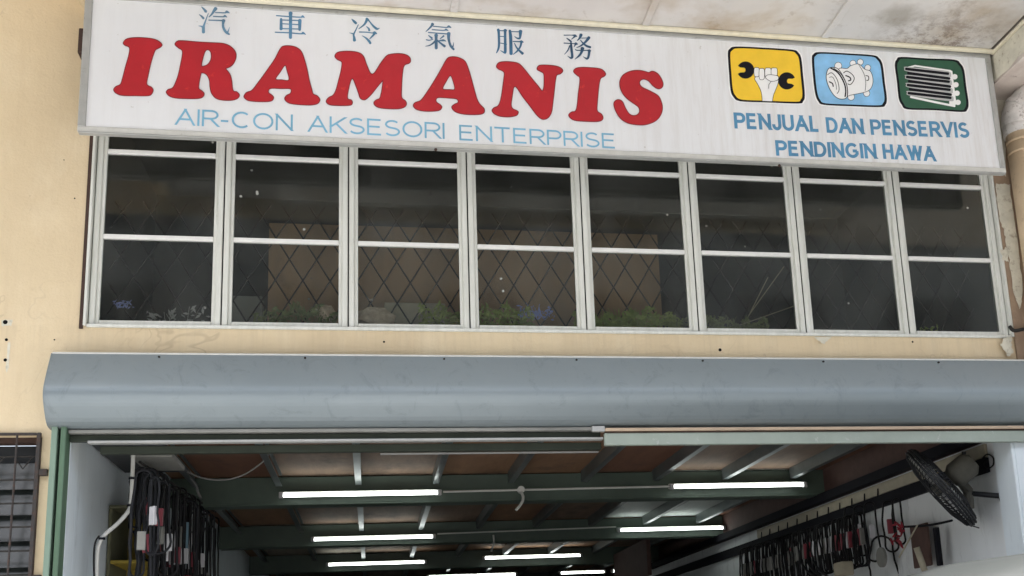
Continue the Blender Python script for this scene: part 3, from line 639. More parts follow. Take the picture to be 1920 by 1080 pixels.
def word(txt, pa, pb, ha, hb, wt, gap, mb, layer0=2):
    # pa, pb: baseline ends in the photograph, ha, hb: cap heights there
    A, B = atY(pa[0], pa[1], YS), atY(pb[0], pb[1], YS); HA = atY(pa[0], pa[1]-ha, YS).z-A.z; HB = atY(pb[0], pb[1]-hb, YS).z-B.z
    th = wt/((HA+HB)/2)
    tot = sum(G[c][0]+gap+th for c in txt)-gap-th+th*1.0; x = th*.5; wid = (B-A).x
    kx = wid/tot; ly = layer0
    for c in txt:
        gw, st = G[c]
        for s_ in st:
            pts = [((x+px_), th/2+py_*(1-th)) for px_, py_ in s_]
            def to3(q, ly=ly):
                u = q[0]/tot; H = HA+(HB-HA)*u
                return Vector((A.x+q[0]*kx, YS-.0006-.0002*ly, A.z+(B.z-A.z)*u+q[1]*H))
            if len(pts) == 2 and abs(pts[0][0]-pts[1][0])*kx/((HA+HB)/2) > .02 and abs(pts[0][1]-pts[1][1]) > .1:
                # a diagonal: ends that reach the top or the baseline are cut level
                (xa, ya), (xb, yb) = pts; K_ = kx/((HA+HB)/2); dx, dy = (xb-xa)*K_, yb-ya; hw = th/2*math.hypot(dx, dy)/abs(dy)/K_
                ends = []
                for (xe, ye), sg_ in (((xa, ya), 1), ((xb, yb), -1)):
                    tgt = 0 if ye < th*.6 else (1 if ye > 1-th*.6 else ye)
                    ends.append((xe+(tgt-ye)*(xb-xa)/(yb-ya), tgt))
                mb.add([to3(q) for q in ((ends[0][0]-hw, ends[0][1]), (ends[0][0]+hw, ends[0][1]), (ends[1][0]+hw, ends[1][1]), (ends[1][0]-hw, ends[1][1]))], [(0,1,2,3)])
                ly = layer0+(ly-layer0+1) % 9
                continue
            K_ = kx/((HA+HB)/2)
            for e_, f_ in ((0, 1), (-1, -2)):
                (xe, ye), (xf, yf_) = pts[e_], pts[f_]
                if abs(xe-xf)*K_ < 1e-3 and abs(ye-yf_) > .3: pts[e_] = (xe, ye+math.copysign(th/2, ye-yf_))
                elif abs(ye-yf_) < 1e-3 and abs(xe-x) < 1e-6: pts[e_] = (xe-th/2/K_, ye)
            # keep an even stroke width in metres: widths are given in cap-height units, corrected for the stretch
            P2 = [(p[0]*kx/((HA+HB)/2), p[1]) for p in pts]
            def to3b(q, ly=ly):
                return to3((q[0]*((HA+HB)/2)/kx, q[1]), ly)
            ribbon(mb, P2, th, to3b, caps=False); ly = layer0+(ly-layer0+1) % 9
        x += gw+gap+th
m = MB(); word('AIR-CON', (328,234), (549,246), 31, 31, .0112, .10, m); build('lettering', m, MT['ltblue'], sg)
m = MB(); word('AKSESORI', (577,247), (834,261), 31, 30, .0112, .09, m); build('lettering', m, MT['ltblue'], sg)
m = MB(); word('ENTERPRISE', (861,263), (1155,279), 29, 28, .0112, .10, m); build('lettering', m, MT['ltblue'], sg)
m = MB(); word('PENJUAL', (1378,241), (1537,248), 30, 30, .0205, .14, m); build('lettering', m, MT['midblue'], sg)
m = MB(); word('DAN', (1551,249), (1620,252), 29, 29, .0205, .14, m); build('lettering', m, MT['midblue'], sg)
m = MB(); word('PENSERVIS', (1634,253), (1818,259), 29, 29, .0205, .14, m); build('lettering', m, MT['midblue'], sg)
m = MB(); word('PENDINGIN', (1456,292), (1644,298), 29, 28, .0205, .14, m); build('lettering', m, MT['midblue'], sg)
m = MB(); word('HAWA', (1657,298), (1755,303), 28, 28, .0205, .14, m); build('lettering', m, MT['midblue'], sg)
# emblems
def Z6(pts): return [(1355+x/6, 75+y/6) for x, y in pts]
def Z9(pts): return [(1660+x/9, 95+y/9) for x, y in pts]
def scaled(l, k):
    cx = sum(p[0] for p in l)/len(l); cy = sum(p[1] for p in l)/len(l); return [(cx+(x-cx)*k, cy+(y-cy)*k) for x, y in l]
def emblem(outline, fill, label):
    o = smooth_loop(outline, (), 4)
    e = build('emblem', MB().poly(scaled(o, 1.035), to3=on_sign(0)), MT['white'], sg); tag(e, label)
    ROOT[e.name] = ROOT[sg.name]
    build('border', MB().poly(o, to3=on_sign(3)), MT['black'], e)
    build('background', MB().poly(scaled(o, .935), to3=on_sign(6)), fill, e)
    return e
e1 = emblem(Z6([(58,150),(80,100),(150,73),(450,85),(780,108),(850,140),(885,210),(905,400),(925,620),(905,690),(850,715),(500,703),(200,690),(120,640),(88,560),(70,350)]), MT['yellow'], 'yellow emblem with a white fist holding a black spanner')
def gl(o, name, pts, mat, layer, corners=None, n=4, w=None):
    l = smooth_loop(pts, corners or (), n); mb = MB().poly(l, to3=on_sign(layer)); mats = [mat]
    if w: mb.cur = 1; ribbon(mb, l, w, on_sign(layer+1), close=True); mats = [mat, MT['black']]
    return build(name, mb, mats, o)
def spanner(cx, cy, r, a0):
    out = [(cx+r*math.cos(a), cy+r*math.sin(a)) for a in [math.radians(a0+27+(306)*i/24) for i in range(25)]]
    u = (math.cos(math.radians(a0)), math.sin(math.radians(a0))); v = (-u[1], u[0])
    return out+[(cx+r*(a*u[0]+b*v[0]), cy+r*(a*u[1]+b*v[1])) for a, b in ((.62,-.30),(.16,-.27),(.02,-.12),(.02,.12),(.16,.27),(.62,.30))]
for a in ((258,338,97,181),(722,460,97,5)):
    build('spanner_head', MB().poly(Z6(spanner(*a)), to3=on_sign(9)), MT['black'], e1)
gl(e1, 'arm', Z6([(360,430),(390,490),(425,560),(440,620),(445,688),(560,692),(572,620),(600,550),(625,480),(620,400),(540,390),(420,390)]), MT['white'], 10, (4,5), w=1.0)
for i, (x, y, w_, h_) in enumerate(((382,362,27,52),(440,384,28,64),(510,372,32,58),(580,362,32,48))):
    gl(e1, 'finger', Z6([(x-w_,y-h_*.8),(x,y-h_),(x+w_,y-h_*.8),(x+w_,y+h_*.7),(x,y+h_),(x-w_,y+h_*.7)]), MT['white'], 12+2*i, w=.9)
gl(e1, 'thumb', Z6([(480,420),(510,392),(580,395),(625,410),(620,450),(560,465),(520,455)]), MT['white'], 20, w=.9)
m = MB(); ribbon(m, Z6([(545,465),(520,500),(518,545)]), .9, on_sign(22)); build('crease', m, MT['black'], e1)
e2 = emblem(Z6([(1003,210),(1020,160),(1090,135),(1400,150),(1690,170),(1760,205),(1800,280),(1825,480),(1848,660),(1830,730),(1770,755),(1440,745),(1140,730),(1075,690),(1040,600),(1015,400)]), MT['skyblue'], 'sky blue emblem with a white compressor drawing')
for x, y, r in ((1300,290,40),(1465,262,34),(1548,248,34),(1632,312,34),(1445,640,38),(1620,600,36)):
    gl(e2, 'bolt_lug', Z6([(x+r*math.cos(a), y+r*math.sin(a)) for a in [math.pi*2*k/8 for k in range(8)]]), MT['white'], 9, w=.8)
gl(e2, 'casing', Z6([(1300,330),(1400,320),(1440,290),(1530,270),(1600,330),(1660,350),(1690,430),(1680,520),(1620,580),(1440,620),(1360,640),(1310,500)]), MT['white'], 11, w=1.0)
gl(e2, 'clutch_plate', Z6([(1180,340),(1220,310),(1290,320),(1350,400),(1400,520),(1400,640),(1330,665),(1260,630),(1200,540),(1165,430)]), MT['white'], 13, w=1.2)
m = MB()
for pts, w_ in (([(1215,315),(1300,370),(1365,480),(1385,570),(1375,650)],2.6),([(1250,318),(1330,380),(1390,490),(1405,580),(1400,640)],1.4),([(1180,390),(1230,370),(1290,450),(1310,560),(1280,610)],1.2),([(1200,420),(1240,420),(1275,500),(1280,570)],.9),
                ([(1200,470),(1235,490),(1245,530)],2.2),([(1360,370),(1400,350),(1460,390),(1480,440),(1440,500),(1400,490)],1.4),([(1385,400),(1430,420),(1440,450),(1410,460)],2.2),([(1530,275),(1590,380),(1610,480),(1600,590)],.9),([(1610,400),(1640,410),(1640,450),(1615,455)],1.5)):
    ribbon(m, smooth_loop(Z6(pts), (0, len(pts)-1), 4)[:-4], w_, on_sign(16+len(m.f) % 4))
build('drawing_line', m, MT['black'], e2)
e3 = emblem(Z9([(160,250),(190,150),(270,105),(700,130),(1160,150),(1270,220),(1330,330),(1365,600),(1405,880),(1380,1000),(1290,1035),(820,1005),(370,990),(275,910),(225,800),(195,520)]), MT['dgreen'], 'dark green emblem with a finned condenser drawing')
gl(e3, 'header', Z9([(1060,330),(1130,340),(1200,900),(1150,945),(1080,900)]), MT['white'], 9, (0,1,2,3,4), n=2)
for cx_, cy_ in ((1170,440),(1190,575),(1208,718),(1225,872)):
    gl(e3, 'header_knob', Z9([(cx_+48*math.cos(a), cy_+46*math.sin(a)) for a in [math.pi*2*q/8 for q in range(8)]]), MT['white'], 10, n=2)
m = MB(); ribbon(m, Z9([(330,300),(500,255),(1100,340)]), 3.2, on_sign(11)); build('side_plate', m, MT['white'], e3); m = MB(); ribbon(m, Z9([(430,780),(800,860),(1170,935)]), 4.0, on_sign(11)); build('side_plate', m, MT['white'], e3)
for i in range(4):
    dy = 136*i; dx = 14*i
    gl(e3, 'condenser_coil', Z9([(325+dx,300+dy),(345+dx,270+dy),(700+dx,305+dy),(1060+dx,345+dy),(1110+dx,420+dy),(1060+dx,445+dy),(700+dx,400+dy),(350+dx,345+dy)]), MT['lgrey'], 12+i, n=3)
    m = MB(); ribbon(m, Z9([(350+dx,308+dy),(1060+dx,388+dy)]), 5.0, on_sign(17)); build('fin_gap', m, MT['black'], e3)
for i in range(3):
    dy = 136*i; dx = 14*i
    m = MB(); ribbon(m, Z9([(385+dx,378+dy),(1080+dx,470+dy)]), 5.0, on_sign(18)); build('fin_gap', m, MT['black'], e3)
# bracket, screws and drips round the sign
tag(build('sign_bracket', MB().bbox(-1.575,5.99,5.02,-1.542,6.19,5.17,.003), MT['rust']), 'dark rusty bracket sticking out left of the signboard', 'bracket')
for px, py in ((817,281),(1461,311)):
    p = atY(px, py, YS-.014); build('screw', MB().tube([p, p+Vector((0,-.006,0))], .009, 8), MT['rust'], sg)

# ------------------------------------------------------------------ roller shutter
rs = thing('roller_shutter', 'grey blue rounded roller shutter box above the shop opening', 'roller shutter', (1.2,5.9,2.85))
RX0 = -1.63
# refine the profile
def catmull(ps, n=4):
    out = []
    for i in range(len(ps)-1):
        p0, p1, p2, p3 = ps[max(i-1,0)], ps[i], ps[i+1], ps[min(i+2, len(ps)-1)]
        for k in range(n):
            t = k/n; out.append(tuple(.5*((2*p1[j])+(-p0[j]+p2[j])*t+(2*p0[j]-5*p1[j]+4*p2[j]-p3[j])*t*t+(-p0[j]+3*p1[j]-3*p2[j]+p3[j])*t**3) for j in (0,1)))
    return out+[ps[-1]]
yf = 6.08; ZTOP = atY(90,662,yf).z; zb = 2.934
arcp = [(yf,ZTOP),(6.04,ZTOP-.075),(6.003,ZTOP-.15),(5.978,ZTOP-.215),(5.982,ZTOP-.262),(6.015,ZTOP-.318),(6.085,zb+.010),(6.19,zb)]
pr = catmull(arcp)
SEAM = 1.31
for xa, xb in ((RX0, 6.0),):
    cover = MB(); cover.sweep(pr, xa, xb, 40); cover.sweep([(6.19, ZTOP), (yf, ZTOP)], xa, xb, 1)
    build('cover_sheet', cover, MT['shutter'], rs, smooth=False)
build('top_lip', MB().bbox(RX0,yf-.004,ZTOP-.004,6.0,yf+.012,ZTOP+.006,.002), MT['alu_light'], rs)
build('end_plate', MB().prism([(6.19,ZTOP-.004)]+pr[:]+[], RX0-.006, RX0-.001), MT['shutter'], rs)
for k in range(9):
    x = -1.1+.75*k; build('rivet', MB().tube([(x,yf-.012,ZTOP-.02),(x,yf-.022,ZTOP-.022)], .006, 8), MT['darkmetal'], rs)
# lintel rails (left and right halves differ)
def rail(name, z0, z1, x0, x1, y0, y1, mt, par=rs): build(name, MB().bbox(x0, y0, z0, x1, y1, z1, .002), mt, par)
rail('bottom_slat', 2.912, 2.930, -1.544, 1.27, 6.13, 6.20, MT['greyrail'])
rail('bottom_slat', 2.874, 2.9075, -1.544, 1.29, 6.165, 6.20, MT['olive_dark'])
rail('bottom_slat', 2.860, 2.8735, -1.45, 1.30, 6.14, 6.19, MT['alu'])
rail('bottom_slat', 2.815, 2.8555, -1.40, 1.30, 6.205, 6.25, MT['olive_dark'])
rail('bottom_slat', 2.900, 2.918, 1.305, 4.6, 6.10, 6.155, MT['tanrail'])
rail('bottom_slat', 2.893, 2.8995, 1.305, 4.6, 6.11, 6.155, MT['rust'])
rail('bottom_slat', 2.822, 2.8925, 1.305, 4.6, 6.12, 6.155, MT['palegreen'])
rail('joint_bracket', 2.898, 2.930, 1.23, 1.304, 6.10, 6.128, MT['alu'])
rail('support_angle', 2.803, 2.8125, .05, 1.29, 6.24, 6.26, MT['greycable'])
gp = thing('shutter_guide', 'green steel shutter guide channel at the left edge of the opening', 'guide rail', (-1.58,6.15,.15))
build('outer_flange', MB().bbox(-1.617,6.10,.15,-1.588,6.195,2.945,.003), MT['green_light'], gp)
build('channel_web', MB().box(-1.588,6.17,.15,-1.572,6.195,2.945), MT['gap'], gp)
build('inner_flange', MB().bbox(-1.572,6.10,.15,-1.546,6.195,2.945,.003), MT['green'], gp)

# ------------------------------------------------------------------ workshop ceiling
ceil = thing('workshop_ceiling', 'plywood sheet ceiling on steel joists inside the workshop', 'ceiling', (1.2,12,3.2))
xj = [-1.33+.615*k for k in range(9)]
ys = [6.37, 9.16, 12.12, 15.1, 19]
rnd = random.Random(11)
tints = {(0,2):1,(0,3):1,(0,4):0,(0,5):0,(0,6):2,(0,7):1,(0,1):2,(0,0):0,(0,8):1,(1,7):4,(1,8):4,(1,1):0,(1,2):1,(1,3):1,(1,4):1,(1,5):0,(1,6):0}
edges = [XL]+xj+[XW]
for r in range(4):
    for c in range(len(edges)-1):
        if edges[c+1]-edges[c] < .05: continue
        k = tints.get((r, c), rnd.choice((0,1,1,3) if r >= 2 else (0,1,2)))
        if (r, c) in ((1,7),(1,8)): k = 4
        if (r, c) in ((1,6),): k = 1
        if (r, c) in ((1,9),(0,9)): k = 2
        build('plywood_sheet', MB().box(edges[c]+.003, ys[r], 3.20, edges[c+1]-.003, ys[r+1]-.003, 3.215), MT['ply'][k], ceil)
for r in range(4):
    y0, y1 = ys[r], ys[r+1]-.0
    for x in xj:
        m = MB(); yA, yB = y0+.03, y1-.06
        m.box(x-.024,yA,3.105,x+.024,yB,3.110); m.box(x-.024,yA,3.1105,x-.019,yB,3.198); m.box(x+.0,yA,3.193,x+.024,yB,3.1985)
        build('joist', m, MT['joist'], ceil)
for i, y in enumerate((6.44, 9.25, 12.22, 15.2)):
    lab = ['dark green steel beam just behind the shutter', 'green steel beam carrying the two nearest tube lights', 'green steel beam carrying the second row of tube lights', 'farthest green steel beam, behind the third row of lights'][i]
    bt = thing('steel_beam', lab, 'beam', (1.2,y,2.96), 'steel beams across the workshop ceiling')
    z = 2.965 if i else 3.0
    build('bottom_flange', MB().bbox(XL+.003,y-.09,z,XW-.003,y+.10,z+.014,.003), MT['beamgreen'], bt)
    build('web', MB().box(XL+.003,y-.008,z+.0145,XW-.003,y+.008,3.198), MT['beamgreen'], bt)
    build('face_plate', MB().bbox(XL+.003,y-.088,z+.0145,XW-.003,y-.070,3.19 if i else 3.1,.002), MT['beamgreen'], bt)

# tube lights
def tube_light(x, y, z, L, label, scale=1.0):
    t = thing('tube_light', label, 'light', (x+L/2, y, z), 'fluorescent tube lights under the ceiling beams')
    build('batten', MB().bbox(x,y+.018,z-.01,x+L,y+.05,z+.032,.003), MT['pvc'], t)
    build('tube', MB().tube([(x+.035,y-.004,z),(x+L-.035,y-.004,z)], .0145, 12), MT['tube'], t, smooth=True)
    for xe in (x, x+L-.033):
        build('lampholder', MB().bbox(xe,y-.024,z-.022,xe+.033,y+.017,z+.024,.004), MT['lgrey'], t)
    return t
def tl(px0, py0, px1, py1, Y, label):
    a, b = atY(px0, py0, Y), atY(px1, py1, Y); tube_light(a.x, Y, (a.z+b.z)/2, b.x-a.x, label)
tl(523,931,828,922,9.02,'nearest left tube light, on the first beam left of the hanging pipe hook')
tl(1256,915,1512,907,9.02,'nearest right tube light, long and bright under the green beam')
tl(583,1012,817,1006,12.0,'left tube light of the second row, below the first beam')
tl(1158,996,1360,988,12.0,'right tube light of the second row, under the pale ceiling boards')
tl(611,1060,800,1053,14.9,'left tube light of the third row, deep in the workshop')
tl(905,1048,1092,1040,14.9,'third row tube light right of the hanging hook, deep inside')
tl(800,1082,970,1077,17.2,'farthest left tube light, at the very bottom edge of the view')
tl(1048,1075,1136,1072,17.2,'short far tube light in the middle, near the back wall')
tl(1146,1072,1198,1069,17.2,'smallest far tube light beside the dark back wall')
# conduits
def pipe_run(name, pts, r, mt, label, cat, n=8):
    return tag(build(name, MB().tube(catm3(pts), r, n), mt, smooth=True), label, cat)
def catm3(ps, n=6):
    ps = [Vector(p) for p in ps]; out = []
    for i in range(len(ps)-1):
        p0, p1, p2, p3 = ps[max(i-1,0)], ps[i], ps[i+1], ps[min(i+2, len(ps)-1)]
        for k in range(n):
            t = k/n; out.append(.5*((2*p1)+(-p0+p2)*t+(2*p0-5*p1+4*p2-p3)*t*t+(-p0+3*p1-3*p2+p3)*t**3))
    return out+[ps[-1]]
c1 = thing('ceiling_conduit', 'thin white conduit between the two nearest tube lights with a hanging hook', 'pipe', tuple(atY(977,917,9.02)))
build('straight_pipe', MB().tube([atY(831,922,9.02), atY(1255,912,9.02)], .009, 8), MT['pvc'], c1)
p = atY(977,918,9.0); build('junction_box', MB().tube([p+Vector((0,-.01,0)), p+Vector((0,.03,0))], .03, 12), MT['pvc'], c1)
build('hook_pipe', MB().tube(catm3([atY(977,922,8.99), atY(981,933,8.97), atY(977,945,8.95), atY(967,957,8.95)]), .012, 8), MT['pvc'], c1, smooth=True)
c2 = thing('ceiling_conduit', 'thinner conduit along the second beam with a short drop', 'pipe', tuple(atY(920,1000,12.0)))
build('straight_pipe', MB().tube([atY(820,1001,12.0), atY(1155,988,12.0)], .008, 6), MT['pvc'], c2)
build('hook_pipe', MB().tube(catm3([atY(925,1003,11.98), atY(926,1018,11.98), atY(921,1034,11.98)]), .011, 6), MT['pvc'], c2, smooth=True)
pipe_run('sagging_cable', [atY(300,846,8), atY(325,868,8), atY(370,893,8), atY(415,900,8), atY(455,891,8), atY(490,868,8), atY(507,848,8)], .006, MT['greycable'], 'thin grey cable sagging under the ceiling at the left', 'cable', 6)
pipe_run('ceiling_pipe', [atY(300,846,7.9), atY(335,876,8.4), atY(364,905,8.8), atY(372,925,8.9), atY(377,935,8.9)], .010, MT['greycable'], 'grey pipe slanting back above the belts on the left', 'pipe')
cn = thing('wall_conduit', 'bent white conduit running down the pale left wall', 'pipe', tuple(atY(250,850,6.6)))
cp = [atY(250,850,6.6), atY(248,900,6.6), atY(245,945,6.6), atY(238,962,6.58), atY(220,982,6.56), atY(198,1001,6.54), atY(188,1015,6.53), atY(182,1045,6.53), atY(180,1120,6.53)]
build('conduit_pipe', MB().tube(catm3(cp), .0112, 10), MT['pvc'], cn, smooth=True)
for q in (atY(247,897,6.6), atY(244,948,6.6), atY(191,1010,6.53)): build('clip', MB().tube([q+Vector((0,0,.006)), q-Vector((0,0,.006))], .017, 10), MT['black'], cn)
pipe_run('black_cable', [atY(186,1004,6.5), atY(178,1020,6.5), atY(176,1050,6.5), atY(177,1100,6.5)], .005, MT['belt'], 'black cable hanging beside the bent conduit', 'cable', 6)

# left shelf box
sh = thing('yellow_shelf_box', 'yellow and olive shelf box on the left wall under the belts', 'shelf', (-1.42,7.2,2.2))
def quadbox(name, a, b, mt): build(name, MB().bbox(*a, *b, .003), mt, sh)
quadbox('side_board', (-1.54,7.12,1.95), (-1.52,7.6,2.66), MT['olive'])
quadbox('back_board', (-1.52,7.59,1.95), (-1.33,7.61,2.66), MT['shelfyellow'])
quadbox('top_board', (-1.54,7.12,2.661), (-1.33,7.61,2.68), MT['olive'])
quadbox('shelf_board', (-1.519,7.12,2.33), (-1.33,7.588,2.35), MT['shelfyellow'])
tag(build('ceiling_shelf', MB().bbox(-1.53,6.55,2.935,-1.15,7.45,2.96,.003), MT['dimwall']), 'dark plank fixed under the ceiling above the left wall', 'plank')
tag(build('grey_ceiling_box', MB().bbox(-1.36,6.75,2.90,-1.13,7.2,2.93,.003), MT['sleeve_g']), 'dull grey blue box tucked under the dark plank', 'box')

# ------------------------------------------------------------------ hanging belts
def belt_mesh(W_, H_, r=.006, seed=0):
    rr = random.Random(seed); pts = []
    for i in range(9): a = math.pi*i/8; pts.append(Vector((W_/2*math.cos(a)*.8, 0, -W_*.35+W_*.35*math.sin(a))))
    for i in range(5): t = (i+1)/6; pts.append(Vector((-W_/2*(.8+.5*rr.uniform(.4,1)*math.sin(t*3)), rr.uniform(-.014,.014), -W_*.35-(H_-W_*.85)*t)))
    for i in range(9): a = math.pi+math.pi*i/8; pts.append(Vector((W_/2*math.cos(a)*1.1, 0, -H_+W_*.5+W_*.5*math.sin(a))))
    for i in range(5): t = (i+1)/6; pts.append(Vector((W_/2*(1.1-.35*math.sin(t*3)*.3-.3*t), rr.uniform(-.006,.006), -H_+W_*.5+(H_-W_*.85)*t)))
    return MB().tube(pts, r, 5, close=True, flat=.7)
protos = {}
def belt(x, y, z, W_, H_, rot, mt, sleeve, label, group, k=0, sz=(.5,.12), r=.006):
    key = (round(W_,3), round(H_,2), mt, sleeve, sz, r)
    t = bpy.data.objects.new('fan_belt', None); COL.objects.link(t); t.location = (x,y,z); t.rotation_euler = (0,0,rot); t.empty_display_size = .05
    tag(t, label, 'belt', group); ROOT[t.name] = (0,0,0)
    if key not in protos:
        a = build('rubber_loop', belt_mesh(W_, H_, r, seed=len(protos)), MT[mt], t, smooth=True); b = None
        if sleeve:
            zc = -H_*sz[0]; w = max(.016, min(.024, W_*.22)); b = build('paper_sleeve', MB().bbox(-w,-.012,zc-sz[1]/2,w,.012,zc+sz[1]/2,.003), MT[sleeve], t)
        protos[key] = (a.data, b.data if b else None)
        return t
    for nm, me in zip(('rubber_loop', 'paper_sleeve'), protos[key]):
        if me is None: continue
        o = bpy.data.objects.new(nm, me); COL.objects.link(o); o.parent = t
    return t
GL_, GR_ = 'black belts hanging along the left wall', 'black belts hanging along the right wall'
rnd = random.Random(21)
GEN_L = 'one of the many black rubber belts crowded along the left wall'
def pL(px, py, X=-1.3): return atX(px, py, X)
belt(*pL(258,880,-1.33), .13,.34, 1.2, 'belt', None, 'wide thin belt loop hanging against the left wall behind the conduit', GL_)
belt(*pL(282,880,-1.27), .10,.70, .5, 'belt2', None, 'long thick belt nearest the opening on the left, with an open bottom loop', GL_, r=.014)
belt(*pL(292,884,-1.25), .12,.68, .3, 'belt', None, 'long black belt just behind the thick grey one on the left', GL_, r=.010)
belt(*pL(305,890,-1.27), .10,.72, .9, 'belt2', None, 'worn grey belt pair hanging third from the opening on the left', GL_, r=.012)
spec = [(300,905,'sleeve_r',.5,.20),(315,905,'sleeve_w',.56,.24),(328,912,'sleeve_w',.58,.22),(322,915,'sleeve_r',.66,.12),(340,915,'sleeve_g',.58,.25),(350,925,'sleeve_b',.52,.28),(358,928,'sleeve_w',.6,.25),(366,935,'sleeve_g',.55,.25)]
for i, (px, py, sl, f, s2) in enumerate(spec):
    p = pL(px, py, -1.26+.02*(i % 3)); lab = ['belt with a dull red sleeve near the front of the left row','belt with a bright white sleeve, first of two side by side on the left','belt with a white sleeve printed red, beside the bright white one','belt with a small red tag between the white sleeves','belt with a long grey sleeve right of the white sleeves','belt with a pale blue sleeve in the middle of the left row','belt with a slim white sleeve just past the blue one','belt with a slim grey sleeve past the blue sleeve'][i]
    belt(p.x, p.y, p.z, .085,.80, rnd.uniform(-.3,.5), 'belt', sl, lab, GL_, sz=(f-.1, s2))
ORD = 'first second third fourth fifth sixth seventh eighth ninth tenth eleventh twelfth thirteenth fourteenth fifteenth sixteenth seventeenth eighteenth nineteenth twentieth'.split()
ORD += ['twenty-'+o for o in ORD[:9]]+['thirtieth']+['thirty-'+o for o in ORD[:9]]+['fortieth']+['forty-'+o for o in ORD[:9]]
SLN = {None:'bare', 'sleeve_g':'grey-sleeved', 'sleeve_w':'white-sleeved', 'sleeve_r':'red-sleeved', 'sleeve_b':'blue-sleeved'}
for i in range(44):
    u = (i+.5)/44; px = 262+140*u+rnd.uniform(-3,3); py = 872+(px-262)*.68; X = (-1.42, -1.30, -1.18)[i % 3]+rnd.uniform(-.03,.03)
    p = pL(px, py, X)
    sl = rnd.choice((None,None,'sleeve_g','sleeve_w','sleeve_w','sleeve_r'))
    H_ = rnd.choice((.42,.52,.62) if u < .4 else (.62,.74,.86)); W_ = rnd.choice((.07,.10,.13))
    belt(p.x, p.y, min(p.z, 3.0)-.01, W_, H_, rnd.uniform(-.9,.7), rnd.choice(('belt','belt','belt2')), sl, SLN[sl]+' black belt, '+ORD[i]+' from the near end of the crowded left row', GL_, sz=(rnd.choice((.5,.62)),.10), r=.0075)
tag(build('belt_rail', MB().tube([pL(262,866,-1.3), pL(404,960,-1.3)], .008, 6), MT['darkmetal']), 'dark steel rod carrying the belts along the left wall', 'rod')
# right side
st = thing('pegged_strip', 'pale strip with small pegs along the top of the right wall', 'peg rail', (XW-.02,9,2.8))
build('strip_board', MB().bbox(XW-.022,6.5,2.80,XW-.002,11.0,2.885,.003), MT['beige'], st)
for i in range(12): build('peg', MB().tube([(XW-.024,8.1+.25*i,2.85),(XW-.032,8.1+.25*i,2.79)], .006, 6), MT['black'], st)
tag(build('upper_wall_strip', MB().box(XW-.03,6.5,2.70,XW-.002,16,2.795), MT['black']), 'dark rail under the pale pegged strip on the right wall', 'rail')
tag(build('ceiling_trunking', MB().box(XW-.09,6.45,2.90,XW-.021,18.9,2.97), MT['black']), 'dark trunking where the right wall meets the ceiling', 'trunking')
tag(build('upper_wall_board', MB().box(XW-.018,6.40,2.90,XW-.002,18.9,3.195), MT['brownbox']), 'dark brown board closing the top of the right wall', 'board')
GEN_R = 'one of the many sleeved black belts packed along the right wall'
def pR(px, py, X=3.8): return atX(px, py, X)
sleeves = ['sleeve_g','sleeve_g','sleeve_w','sleeve_r','sleeve_w','sleeve_r','sleeve_g']
n_ = 44
for i in range(n_):
    px = 1392+222*((i+.5)/n_)**1.05+rnd.uniform(-2,2); py = 1030-(px-1392)*.315
    H_ = .42 if px > 1480 else .48; p = pR(px, py, 3.78+rnd.uniform(-.05,.05))
    sl = rnd.choice(sleeves+[None])
    belt(p.x, p.y, p.z, .08, H_, rnd.uniform(-.6,.3), 'belt', sl, SLN[sl]+' black belt, '+ORD[i]+' from the far end of the packed right row', GR_, sz=(.45,.13), r=.009)
for (px, py, sl, lab, H_, W_) in ((1630,942,'sleeve_w','belt with a white and red sleeve, hanging alone right of the dense row',.46,.10), (1664,940,'sleeve_r','belt with a red sleeve hanging left of the red tangle',.38,.09),
        (1610,948,'sleeve_w','belt with a shiny white sleeve at the near end of the dense right row',.40,.10),(1592,950,'sleeve_r','belt with a dark red sleeve second from the near end of the right row',.42,.10),
        (1680,935,None,'bare thin belt hanging just left of the red tangle',.34,.07), (1652,1005,None,'wide round belt loop low on the right wall beside a grey disc',.40,.20)):
    p = pR(px, py, 3.82); belt(p.x, p.y, p.z, W_, H_, -.2, 'belt', sl, lab, GR_, sz=(.5,.11), r=.008)
# clutter on the right wall
rr = random.Random(3)
rt = thing('red_tangle', 'bright red tangle of plastic fittings on the right wall under the fan', 'fittings', tuple(atX(1683,1000,3.78)))
for i in range(18):
    c = atX(1683+rr.uniform(-11,11), 1000+rr.uniform(-20,22), 3.78+rr.uniform(-.04,.04)); a = rr.uniform(0,6.28); d = Vector((math.cos(a)*.02, rr.uniform(-.02,.02), math.sin(a)*.026))
    build('red_fitting', MB().tube([c-d, c+Vector((rr.uniform(-.01,.01),)*3), c+d], [.005,.010,.005], 6), MT['redplastic'], rt)
def facing_box(name, px0, py0, px1, py1, X, th, mt, label, cat):
    a, b = atX(px0, py0, X), atX(px1, py1, X)
    return tag(build(name, MB().bbox(X, min(a.y,b.y), min(a.z,b.z), X+th, max(a.y,b.y), max(a.z,b.z), .004), mt), label, cat)
facing_box('dark_panel', 1705,988,1745,1060, 3.80, .02, MT['brownbox'], 'dark brown panel hung on the right wall below the fan', 'panel')
facing_box('black_panel_edge', 1748,990,1762,1060, 3.79, .03, MT['black'], 'narrow black upright beside the dark brown panel', 'post')
pipe_run('pale_rod', [atX(1720,985,3.7), atX(1686,1045,3.7)], .006, MT['beige'], 'thin pale rod leaning across the red tangle', 'rod', 6)
p = atX(1725,1040,3.68); tag(build('beige_cylinder', MB().tube([p+Vector((-.02,0,.05)), p+Vector((.03,.0,-.14))], .022, 12), MT['beige'], smooth=True), 'small beige canister in front of the dark panel', 'canister')
p = atX(1653,1045,3.76); tag(build('grey_disc', MB().tube([p+Vector((-.01,0,0)), p+Vector((.01,0,0))], .075, 20), MT['sleeve_g']), 'dull grey disc hanging low inside a belt loop', 'disc')
